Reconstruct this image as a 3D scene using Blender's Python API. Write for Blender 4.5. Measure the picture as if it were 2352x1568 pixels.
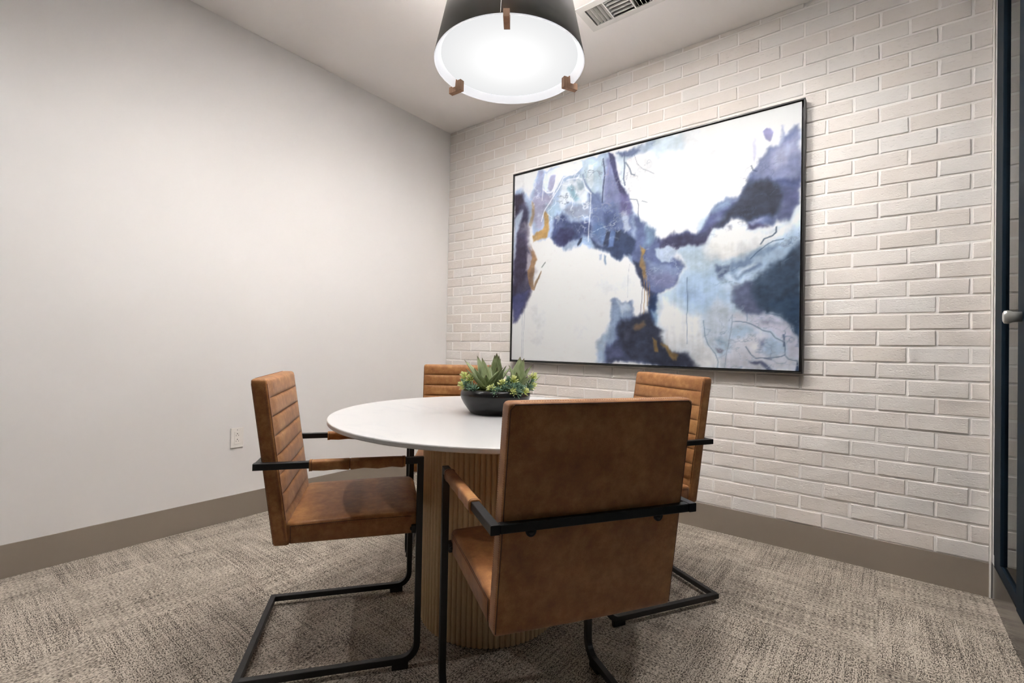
import bpy, bmesh, math, random
import numpy as np
from mathutils import Vector, Matrix

random.seed(7)
np.random.seed(7)
for _o in list(bpy.data.objects):
    bpy.data.objects.remove(_o)
S = bpy.context.scene
COL = S.collection

# ------------------------------------------------------------------ camera
cam_data = bpy.data.cameras.new('camera')
cam_data.sensor_width = 36.0
cam_data.lens = 1087.3992 / 2352 * 36.0
cam_data.clip_start = 0.02
cam = bpy.data.objects.new('camera', cam_data)
COL.objects.link(cam)
CAM_POS = Vector((2.7829, -2.7020, 0.9708))
_yaw, _pitch, _roll = math.radians(-37.9313), math.radians(0.6707), math.radians(1.0918)
_fw = Vector((math.sin(_yaw) * math.cos(_pitch), math.cos(_yaw) * math.cos(_pitch), math.sin(_pitch)))
_r0 = Vector((math.cos(_yaw), -math.sin(_yaw), 0))
_u0 = _r0.cross(_fw)
_rt = math.cos(_roll) * _r0 + math.sin(_roll) * _u0
_up = -math.sin(_roll) * _r0 + math.cos(_roll) * _u0
_m = Matrix((_rt, _up, -_fw)).transposed().to_4x4()
_m.translation = CAM_POS
cam.matrix_world = _m
S.camera = cam

# ------------------------------------------------------------------ world, lights, exposure
S.view_settings.view_transform = 'Standard'
S.view_settings.look = 'None'
S.view_settings.exposure = 0.44
S.view_settings.gamma = 1.0
S.view_settings.use_curve_mapping = False
S.cycles.sample_clamp_indirect = 0.0     # keep all light that bounces off the ceiling above the pendant
world = bpy.data.worlds.new('world')
S.world = world
world.use_nodes = True
world.node_tree.nodes['Background'].inputs[0].default_value = (0.85, 0.93, 1.0, 1)
world.node_tree.nodes['Background'].inputs[1].default_value = 0.03

CEIL = 2.70
RX = 3.141          # plane of the glazed wall on the right
FY = -3.45          # wall behind the camera


def spot(name, loc, power, size=125, blend=1.0, rad=0.05, col=(1.0, 0.99, 0.978)):
    d = bpy.data.lights.new(name, 'SPOT')
    d.energy = power
    d.spot_size = math.radians(size)
    d.spot_blend = blend
    d.shadow_soft_size = rad
    d.color = col
    o = bpy.data.objects.new(name, d)
    o.location = loc
    COL.objects.link(o)
    return o


# recessed ceiling downlights (their scallops show on the walls), with two added fill spots
SP = 30
spot('downlight_or_fill', (0.92, -2.08, CEIL - 0.012), SP * 1.1, 140)
spot('downlight_or_fill', (0.80, -3.10, CEIL - 0.012), SP * 1.3, 140)  # added fill spot, brightens the lower left wall and floor
spot('downlight_or_fill', (0.90, -0.58, CEIL - 0.012), SP * 0.85, 140)
spot('downlight_or_fill', (2.45, -0.70, CEIL - 0.012), SP * 1.25, 140)
spot('downlight_or_fill', (1.98, -2.05, CEIL - 0.012), SP * 0.55, 140)
spot('downlight_or_fill', (2.45, -1.45, CEIL - 0.012), SP * 0.85, 140)  # added fill spot for the right-hand bricks and carpet


# lamps inside the pendant throw light up through its open top on to the ceiling
_p = bpy.data.lights.new('pendant_bulb', 'POINT')
_p.energy = 560
_p.shadow_soft_size = 0.03
_p.color = (1.0, 0.995, 0.992)
_po = bpy.data.objects.new('pendant_bulb', _p)
_po.location = (1.684, -1.340, 2.085)
COL.objects.link(_po)


# ------------------------------------------------------------------ helpers
def srgb(r, g, b):
    def f(c):
        c /= 255.0
        return c / 12.92 if c <= 0.04045 else ((c + 0.055) / 1.055) ** 2.4
    return (f(r), f(g), f(b), 1.0)


class NT:
    """small node-tree helper"""

    def __init__(self, name):
        self.m = bpy.data.materials.new(name)
        self.m.use_nodes = True
        self.t = self.m.node_tree
        self.b = self.t.nodes['Principled BSDF']
        self.out = self.t.nodes['Material Output']

    def n(self, kind, **kw):
        nd = self.t.nodes.new(kind)
        for k, v in kw.items():
            if k.startswith('i_'):
                key = k[2:]
                key = int(key) if key.isdigit() else key.replace('_', ' ')
                if hasattr(v, 'is_output'):
                    self.t.links.new(v, nd.inputs[key])
                else:
                    nd.inputs[key].default_value = v
            else:
                setattr(nd, k, v)
        return nd

    def link(self, a, b):
        self.t.links.new(a, b)

    def coord(self, which='Object'):
        return self.n('ShaderNodeTexCoord').outputs[which]

    def mapping(self, vec, scale=(1, 1, 1), rot=(0, 0, 0)):
        nd = self.n('ShaderNodeMapping')
        self.link(vec, nd.inputs['Vector'])
        nd.inputs['Scale'].default_value = scale
        nd.inputs['Rotation'].default_value = rot
        return nd.outputs[0]

    def noise(self, vec, scale, detail=3, rough=0.5, dist=0.0):
        nd = self.n('ShaderNodeTexNoise')
        self.link(vec, nd.inputs['Vector'])
        nd.inputs['Scale'].default_value = scale
        nd.inputs['Detail'].default_value = detail
        nd.inputs['Roughness'].default_value = rough
        nd.inputs['Distortion'].default_value = dist
        return nd.outputs['Fac']

    def ramp(self, fac, stops):
        nd = self.n('ShaderNodeValToRGB')
        self.link(fac, nd.inputs[0])
        e = nd.color_ramp.elements
        while len(e) < len(stops):
            e.new(0.5)
        for i, (p, c) in enumerate(stops):
            e[i].position = p
            e[i].color = c
        return nd.outputs[0]

    def math(self, op, a, b=0.0, clamp=False):
        nd = self.n('ShaderNodeMath', operation=op, use_clamp=clamp)
        for i, v in enumerate((a, b)):
            if hasattr(v, 'is_output'):
                self.link(v, nd.inputs[i])
            else:
                nd.inputs[i].default_value = v
        return nd.outputs[0]

    def mix(self, fac, a, b, blend='MIX'):
        nd = self.n('ShaderNodeMix', data_type='RGBA', blend_type=blend)
        for key, v in ((0, fac), (6, a), (7, b)):
            if hasattr(v, 'is_output'):
                self.link(v, nd.inputs[key])
            else:
                nd.inputs[key].default_value = v
        return nd.outputs[2]

    def bump(self, h, strength, dist):
        nd = self.n('ShaderNodeBump')
        self.link(h, nd.inputs['Height'])
        nd.inputs['Strength'].default_value = strength
        nd.inputs['Distance'].default_value = dist
        self.link(nd.outputs[0], self.b.inputs['Normal'])

    def base(self, v):
        if hasattr(v, 'is_output'):
            self.link(v, self.b.inputs['Base Color'])
        else:
            self.b.inputs['Base Color'].default_value = v

    def set(self, rough=None, metal=None, spec=None, coat=None, sheen=None):
        for k, v in (('Roughness', rough), ('Metallic', metal), ('Specular IOR Level', spec),
                     ('Coat Weight', coat), ('Sheen Weight', sheen)):
            if v is None:
                continue
            if hasattr(v, 'is_output'):
                self.link(v, self.b.inputs[k])
            else:
                self.b.inputs[k].default_value = v
        return self


def simple(name, col, rough=0.5, metal=0.0, spec=0.5, var=0.04, scale=20, bump=0.0):
    """plain material with a slight procedural variation"""
    t = NT(name)
    f = t.noise(t.coord(), scale, 4)
    lo = tuple(c * (1 - var) for c in col[:3]) + (1,)
    hi = tuple(min(1, c * (1 + var)) for c in col[:3]) + (1,)
    t.base(t.ramp(f, [(0.3, lo), (0.7, hi)]))
    t.set(rough, metal, spec)
    if bump:
        t.bump(t.noise(t.coord(), scale * 12, 2), bump, 0.001)
    return t.m


# ------------------------------------------------------------------ materials
def m_wall():
    t = NT('painted_wall')
    f = t.noise(t.coord(), 1.2, 3)
    t.base(t.ramp(f, [(0.3, srgb(226, 223, 221)), (0.7, srgb(229, 226, 224))]))
    t.set(0.6, spec=0.3)
    t.bump(t.noise(t.coord(), 260, 2), 0.05, 0.001)
    return t.m


def m_carpet():
    t = NT('carpet')
    co = t.coord()
    sep = t.n('ShaderNodeSeparateXYZ', i_0=co)
    # carpet tiles of 0.5 m laid quarter-turned
    fx = t.math('FLOOR', t.math('MULTIPLY', t.math('ADD', sep.outputs[0], 0.22), 2.0))
    fy = t.math('FLOOR', t.math('MULTIPLY', t.math('ADD', sep.outputs[1], 0.31), 2.0))
    chk = t.math('MODULO', t.math('ABSOLUTE', t.math('ADD', fx, fy)), 2.0)
    a = t.mapping(co, (1, 1, 1))
    b = t.mapping(co, (1, 1, 1), (0, 0, math.pi / 2))
    mx = t.n('ShaderNodeMix', data_type='VECTOR')
    t.link(chk, mx.inputs[0])
    t.link(a, mx.inputs[4])
    t.link(b, mx.inputs[5])
    v = mx.outputs[1]
    yarn = t.noise(t.mapping(v, (130, 310, 130)), 1.0, 2, 0.6)          # yarn flecks
    streak = t.noise(t.mapping(v, (3.0, 110, 3.0)), 1.0, 3, 0.6)        # rows of loops
    patch = t.noise(t.mapping(v, (4.0, 11, 4.0)), 1.0, 4, 0.65)          # broad patches
    cross = t.noise(t.mapping(v, (90, 4, 90)), 1.0, 2, 0.5)
    s = t.math('ADD', yarn, t.math('MULTIPLY', t.math('SUBTRACT', streak, 0.5), 0.30))
    s = t.math('ADD', s, t.math('MULTIPLY', t.math('SUBTRACT', patch, 0.5), 0.22))
    s = t.math('ADD', s, t.math('MULTIPLY', t.math('SUBTRACT', cross, 0.5), 0.16))
    col = t.ramp(s, [(0.35, srgb(56, 50, 43)), (0.445, srgb(116, 106, 95)),
                     (0.505, srgb(174, 162, 147)), (0.64, srgb(202, 191, 177))])
    t.base(col)
    t.set(0.95, spec=0.1, sheen=0.15)
    t.bump(s, 0.7, 0.004)
    return t.m


def m_brick():
    t = NT('painted_brick')
    co = t.coord()
    rnd = t.n('ShaderNodeObjectInfo').outputs['Random']
    isl = t.n('ShaderNodeNewGeometry').outputs['Random Per Island']
    r = t.math('FRACT', t.math('ADD', t.math('MULTIPLY', rnd, 7.31), t.math('MULTIPLY', isl, 3.7)))
    pos = t.n('ShaderNodeNewGeometry').outputs['Position']
    blot = t.noise(pos, 9, 4, 0.6)
    k = t.math('ADD', t.math('MULTIPLY', r, 0.62), t.math('MULTIPLY', blot, 0.40))
    col = t.ramp(k, [(0.12, srgb(226, 218, 210)), (0.38, srgb(230, 223, 217)),
                     (0.62, srgb(231, 226, 221)), (0.9, srgb(231, 228, 225))])
    t.base(col)
    t.set(0.8, spec=0.25)
    pits = t.noise(t.mapping(pos, (40, 1, 130)), 1.0, 3, 0.6)
    pit2 = t.ramp(pits, [(0.28, (0, 0, 0, 1)), (0.42, (1, 1, 1, 1))])
    fine = t.noise(pos, 160, 3, 0.6)
    h = t.math('ADD', t.math('MULTIPLY', pit2, 0.7), t.math('MULTIPLY', fine, 0.5))
    t.bump(h, 0.6, 0.003)
    return t.m


def m_leather():
    t = NT('tan_leather')
    co = t.coord()
    a = t.noise(co, 7, 5, 0.62)
    b = t.noise(co, 45, 4, 0.6)
    c = t.noise(co, 420, 2, 0.5)
    k = t.math('ADD', t.math('MULTIPLY', a, 0.5), t.math('ADD', t.math('MULTIPLY', b, 0.38), t.math('MULTIPLY', c, 0.14)))
    col = t.ramp(k, [(0.30, srgb(113, 70, 37)), (0.50, srgb(154, 102, 56)), (0.70, srgb(192, 143, 86))])
    t.base(col)
    t.set(0.52, spec=0.35, sheen=0.12)
    t.bump(t.math('ADD', t.math('MULTIPLY', c, 0.5), b), 0.12, 0.002)
    return t.m


def m_wood(name, c1, c2, rot=(0, 0, 0), sc=(60, 60, 2.2)):
    t = NT(name)
    co = t.coord()
    rnd = t.n('ShaderNodeObjectInfo').outputs['Random']
    off = t.n('ShaderNodeCombineXYZ')
    t.link(t.math('MULTIPLY', rnd, 9.0), off.inputs[2])
    add = t.n('ShaderNodeVectorMath', operation='ADD')
    t.link(co, add.inputs[0])
    t.link(off.outputs[0], add.inputs[1])
    g = t.noise(t.mapping(add.outputs[0], sc, rot), 1.0, 5, 0.6, 0.4)
    k = t.math('ADD', g, t.math('MULTIPLY', t.math('SUBTRACT', rnd, 0.5), 0.22))
    t.base(t.ramp(k, [(0.3, c1), (0.7, c2)]))
    t.set(0.5, spec=0.35)
    t.bump(g, 0.08, 0.001)
    return t.m


def m_marble():
    t = NT('white_marble')
    co = t.coord()
    a = t.noise(t.mapping(co, (3.0, 9.0, 3.0), (0, 0, 0.5)), 1.0, 7, 0.62, 1.2)
    vein = t.math('ABSOLUTE', t.math('SUBTRACT', a, 0.5))
    v = t.ramp(vein, [(0.0, (0.75, 0.75, 0.75, 1)), (0.02, (0.25, 0.25, 0.25, 1)), (0.07, (0, 0, 0, 1))])
    patch = t.noise(co, 2.2, 4)
    msk = t.ramp(patch, [(0.48, (0, 0, 0, 1)), (0.66, (0.55, 0.55, 0.55, 1))])
    f = t.math('MULTIPLY', v, msk)
    t.base(t.mix(f, srgb(208, 207, 206), srgb(160, 165, 174)))
    t.set(0.28, spec=0.45)
    return t.m


def m_emit_disc(cx, cy, rad):
    """opal diffuser lit from behind by the lamps in the middle of the shade"""
    t = NT('glowing_diffuser')
    g = t.n('ShaderNodeNewGeometry').outputs['Position']
    d = t.n('ShaderNodeVectorMath', operation='DISTANCE')
    t.link(g, d.inputs[0])
    d.inputs[1].default_value = (cx, cy, 2.037)
    k = t.math('DIVIDE', d.outputs['Value'], rad)
    st = t.ramp(k, [(0.0, (1, 1, 1, 1)), (0.22, (0.72, 0.72, 0.72, 1)), (0.45, (0.50, 0.50, 0.50, 1)), (0.7, (0.45, 0.45, 0.45, 1)), (1.0, (0.41, 0.412, 0.415, 1))])
    em = t.n('ShaderNodeEmission')
    t.link(st, em.inputs[0])
    em.inputs[1].default_value = 1.5
    t.link(em.outputs[0], t.out.inputs[0])
    return t.m


def m_glass():
    t = NT('clear_glass')
    tr = t.n('ShaderNodeBsdfTransparent')
    tr.inputs[0].default_value = (0.86, 0.9, 0.9, 1)
    gl = t.n('ShaderNodeBsdfGlossy')
    gl.inputs['Roughness'].default_value = 0.03
    fr = t.n('ShaderNodeFresnel')
    fr.inputs[0].default_value = 1.5
    mx = t.n('ShaderNodeMixShader')
    t.link(fr.outputs[0], mx.inputs[0])
    t.link(tr.outputs[0], mx.inputs[1])
    t.link(gl.outputs[0], mx.inputs[2])
    t.link(mx.outputs[0], t.out.inputs[0])
    return t.m


def m_canvas():
    t = NT('painted_canvas')
    at = t.n('ShaderNodeVertexColor', layer_name='paint').outputs[0]
    t.base(at)
    t.set(0.55, spec=0.3)
    t.bump(t.noise(t.coord(), 500, 2), 0.06, 0.0006)
    return t.m


def m_leaf():
    t = NT('agave_leaf')
    co = t.coord()
    rnd = t.n('ShaderNodeObjectInfo').outputs['Random']
    sep = t.n('ShaderNodeSeparateXYZ', i_0=co)
    f = t.noise(t.mapping(co, (120, 120, 6)), 1.0, 4, 0.6)
    k = t.math('ADD', t.math('MULTIPLY', f, 0.75), t.math('MULTIPLY', rnd, 0.25))
    c = t.ramp(k, [(0.3, srgb(128, 144, 96)), (0.55, srgb(172, 184, 138)), (0.8, srgb(198, 206, 168))])
    tip = t.ramp(sep.outputs[2], [(0.86, (0, 0, 0, 1)), (0.99, (1, 1, 1, 1))])
    t.base(t.mix(tip, c, srgb(84, 56, 42)))
    t.set(0.45, spec=0.4)
    return t.m


def m_sprig(name, base, tip):
    t = NT(name)
    at = t.n('ShaderNodeVertexColor', layer_name='tint').outputs[0]
    t.base(t.mix(at, base, tip))
    t.set(0.45, spec=0.35)
    return t.m


M_WALL = m_wall()
M_UNSEEN_DARK = simple('unseen_wall_dark', srgb(62, 61, 60), 0.7, spec=0.2, var=0.02, scale=2)  # invented dark tone on the unseen wall, keeps the nearest chair back shaded
M_CEIL = simple('ceiling_paint', srgb(243, 239, 236), 0.75, spec=0.2, var=0.01, scale=2)
M_CARPET = m_carpet()
M_BRICK = m_brick()
M_MORTAR = simple('painted_mortar', srgb(244, 240, 236), 0.85, spec=0.2, var=0.02, scale=40, bump=0.3)
M_BASE = simple('vinyl_base', srgb(146, 135, 123), 0.42, spec=0.4, var=0.02, scale=3)
M_BASED = simple('glossy_dark_base', srgb(66, 64, 62), 0.18, spec=0.6, var=0.02, scale=3)
M_LEATHER = m_leather()
M_STITCH = simple('stitch_thread', srgb(126, 70, 40), 0.7, var=0.1, scale=60)
M_SEAM = simple('seam_thread', srgb(70, 36, 20), 0.7, var=0.08, scale=60)
M_METAL = simple('black_powdercoat', srgb(20, 20, 21), 0.42, spec=0.45, var=0.08, scale=60, bump=0.05)
M_OAK = m_wood('oak_batten', srgb(206, 174, 132), srgb(224, 196, 154))
M_CORE = simple('pedestal_core', srgb(120, 92, 64), 0.7, var=0.08)
M_MARBLE = m_marble()
M_BLACKPOT = simple('black_glazed_pot', srgb(25, 24, 24), 0.24, spec=0.5, var=0.08, scale=14)
M_MOSS = simple('moss', srgb(74, 78, 40), 0.95, spec=0.1, var=0.5, scale=120, bump=0.6)
M_LEAF = m_leaf()
M_SEDUM_Y = m_sprig('sedum_yellow', srgb(200, 216, 84), srgb(248, 250, 182))
M_SEDUM_T = m_sprig('sedum_teal', srgb(66, 104, 80), srgb(152, 184, 158))
M_SHADE = simple('black_shade', srgb(136, 132, 129), 0.5, metal=0.0, spec=0.8, var=0.03, scale=6)
M_LINER = NT('liner_painted_glow')
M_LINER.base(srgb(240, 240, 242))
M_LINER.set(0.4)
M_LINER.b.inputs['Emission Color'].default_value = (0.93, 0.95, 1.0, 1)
M_LINER.b.inputs['Emission Strength'].default_value = 0.45  # emission stands in for lamp light on the white rim
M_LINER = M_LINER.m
M_CLIP = m_wood('walnut_clip', srgb(138, 100, 74), srgb(172, 132, 102), sc=(90, 90, 12))
M_VENT = simple('white_vent_metal', srgb(222, 219, 214), 0.4, spec=0.4, var=0.01)
M_DARK = simple('dark_duct', srgb(40, 39, 38), 0.8, var=0.1)
M_PLATE = simple('outlet_plastic', srgb(232, 227, 221), 0.35, spec=0.4, var=0.01)
M_SLOT = simple('outlet_slot', srgb(38, 34, 32), 0.7, var=0.05)
M_FRAME = simple('black_frame', srgb(30, 28, 27), 0.35, spec=0.5, var=0.06, scale=8)
M_CANVAS = m_canvas()
M_CANVASEDGE = simple('canvas_edge', srgb(225, 222, 218), 0.7, var=0.02)
M_TEAL = simple('teal_metal', srgb(11, 26, 37), 0.6, spec=0.12, var=0.04, scale=10)
M_GLASS = m_glass()
M_CHROME = simple('satin_handle', srgb(196, 194, 190), 0.35, metal=0.6, var=0.02)
M_BEAD = simple('white_caulk', srgb(230, 226, 220), 0.6, var=0.01)


# ------------------------------------------------------------------ mesh helpers
def mesh_from(name, verts, faces, mat=None, smooth=False):
    me = bpy.data.meshes.new(name)
    me.from_pydata([tuple(v) for v in verts], [], faces)
    me.update()
    if mat:
        me.materials.append(mat)
    if smooth:
        me.polygons.foreach_set('use_smooth', [True] * len(me.polygons))
    return me


def bm_mesh(name, bm, mat=None, smooth=False, fix=True):
    if fix:
        bmesh.ops.recalc_face_normals(bm, faces=bm.faces[:])
    me = bpy.data.meshes.new(name)
    bm.to_mesh(me)
    bm.free()
    if mat:
        me.materials.append(mat)
    if smooth:
        me.polygons.foreach_set('use_smooth', [True] * len(me.polygons))
    return me


def link(name, data, parent=None, loc=None):
    o = bpy.data.objects.new(name, data)
    COL.objects.link(o)
    if parent is not None:
        o.parent = parent
    if loc is not None:
        o.location = loc
    return o


def thing(name, label, cat, loc=(0, 0, 0), rz=0.0, group=None):
    o = bpy.data.objects.new(name, None)
    COL.objects.link(o)
    o.empty_display_size = 0.05
    o.location = loc
    o.rotation_euler = (0, 0, rz)
    o['label'] = label
    o['category'] = cat
    if group:
        o['group'] = group
    return o


def add_box(bm, lo, hi, bevel=0.0, seg=1):
    x0, y0, z0 = lo
    x1, y1, z1 = hi
    vs = [bm.verts.new(p) for p in ((x0, y0, z0), (x1, y0, z0), (x1, y1, z0), (x0, y1, z0),
                                    (x0, y0, z1), (x1, y0, z1), (x1, y1, z1), (x0, y1, z1))]
    fs = [bm.faces.new([vs[i] for i in f]) for f in
          ((0, 3, 2, 1), (4, 5, 6, 7), (0, 1, 5, 4), (1, 2, 6, 5), (2, 3, 7, 6), (3, 0, 4, 7))]
    if bevel:
        es = list({e for f in fs for e in f.edges})
        bmesh.ops.bevel(bm, geom=es, offset=bevel, segments=seg, affect='EDGES', profile=0.6)


def box_mesh(name, lo, hi, mat, bevel=0.0, seg=1):
    bm = bmesh.new()
    add_box(bm, lo, hi, bevel, seg)
    return bm_mesh(name, bm, mat)


def add_tube(bm, pts, r, n=6, cap=True):
    pts = [Vector(p) for p in pts]
    rings = []
    prev = None
    for i, p in enumerate(pts):
        a = pts[max(i - 1, 0)]
        b = pts[min(i + 1, len(pts) - 1)]
        d = (b - a).normalized()
        if prev is None:
            ref = Vector((0, 0, 1)) if abs(d.z) < 0.9 else Vector((1, 0, 0))
            u = d.cross(ref).normalized()
        else:
            u = (prev - d * prev.dot(d)).normalized()
        prev = u
        v = d.cross(u)
        rr = r[i] if isinstance(r, (list, tuple)) else r
        rings.append([bm.verts.new(p + u * rr * math.cos(2 * math.pi * k / n) + v * rr * math.sin(2 * math.pi * k / n)) for k in range(n)])
    for a, b in zip(rings, rings[1:]):
        for k in range(n):
            bm.faces.new((a[k], a[(k + 1) % n], b[(k + 1) % n], b[k]))
    if cap:
        bm.faces.new(rings[0][::-1])
        bm.faces.new(rings[-1])


def add_lathe(bm, prof, n=48, c=(0, 0, 0), close=False):
    rings = []
    for r, z in prof:
        if r < 1e-6:
            rings.append([bm.verts.new((c[0], c[1], c[2] + z))])
        else:
            rings.append([bm.verts.new((c[0] + r * math.cos(2 * math.pi * k / n), c[1] + r * math.sin(2 * math.pi * k / n), c[2] + z)) for k in range(n)])
    seq = list(zip(rings, rings[1:]))
    if close:
        seq.append((rings[-1], rings[0]))
    for a, b in seq:
        for k in range(n):
            k2 = (k + 1) % n
            if len(a) == 1 and len(b) == 1:
                continue
            if len(a) == 1:
                bm.faces.new((a[0], b[k2], b[k]))
            elif len(b) == 1:
                bm.faces.new((a[k], a[k2], b[0]))
            else:
                bm.faces.new((a[k], a[k2], b[k2], b[k]))


def loft(rings, cap0=True, cap1=True):
    """closed rings of equal length -> verts, faces"""
    n = len(rings[0])
    V = [p for r in rings for p in r]
    F = []
    for i in range(len(rings) - 1):
        for k in range(n):
            k2 = (k + 1) % n
            F.append((i * n + k, i * n + k2, (i + 1) * n + k2, (i + 1) * n + k))
    if cap0:
        F.append(tuple(range(n))[::-1])
    if cap1:
        o = (len(rings) - 1) * n
        F.append(tuple(o + k for k in range(n)))
    return V, F


def fix_normals(me):
    bm = bmesh.new()
    bm.from_mesh(me)
    bmesh.ops.recalc_face_normals(bm, faces=bm.faces[:])
    bm.to_mesh(me)
    bm.free()
    return me


def structure(o, label=None):
    o['kind'] = 'structure'
    if label:
        o['label'] = label
    return o

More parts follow.
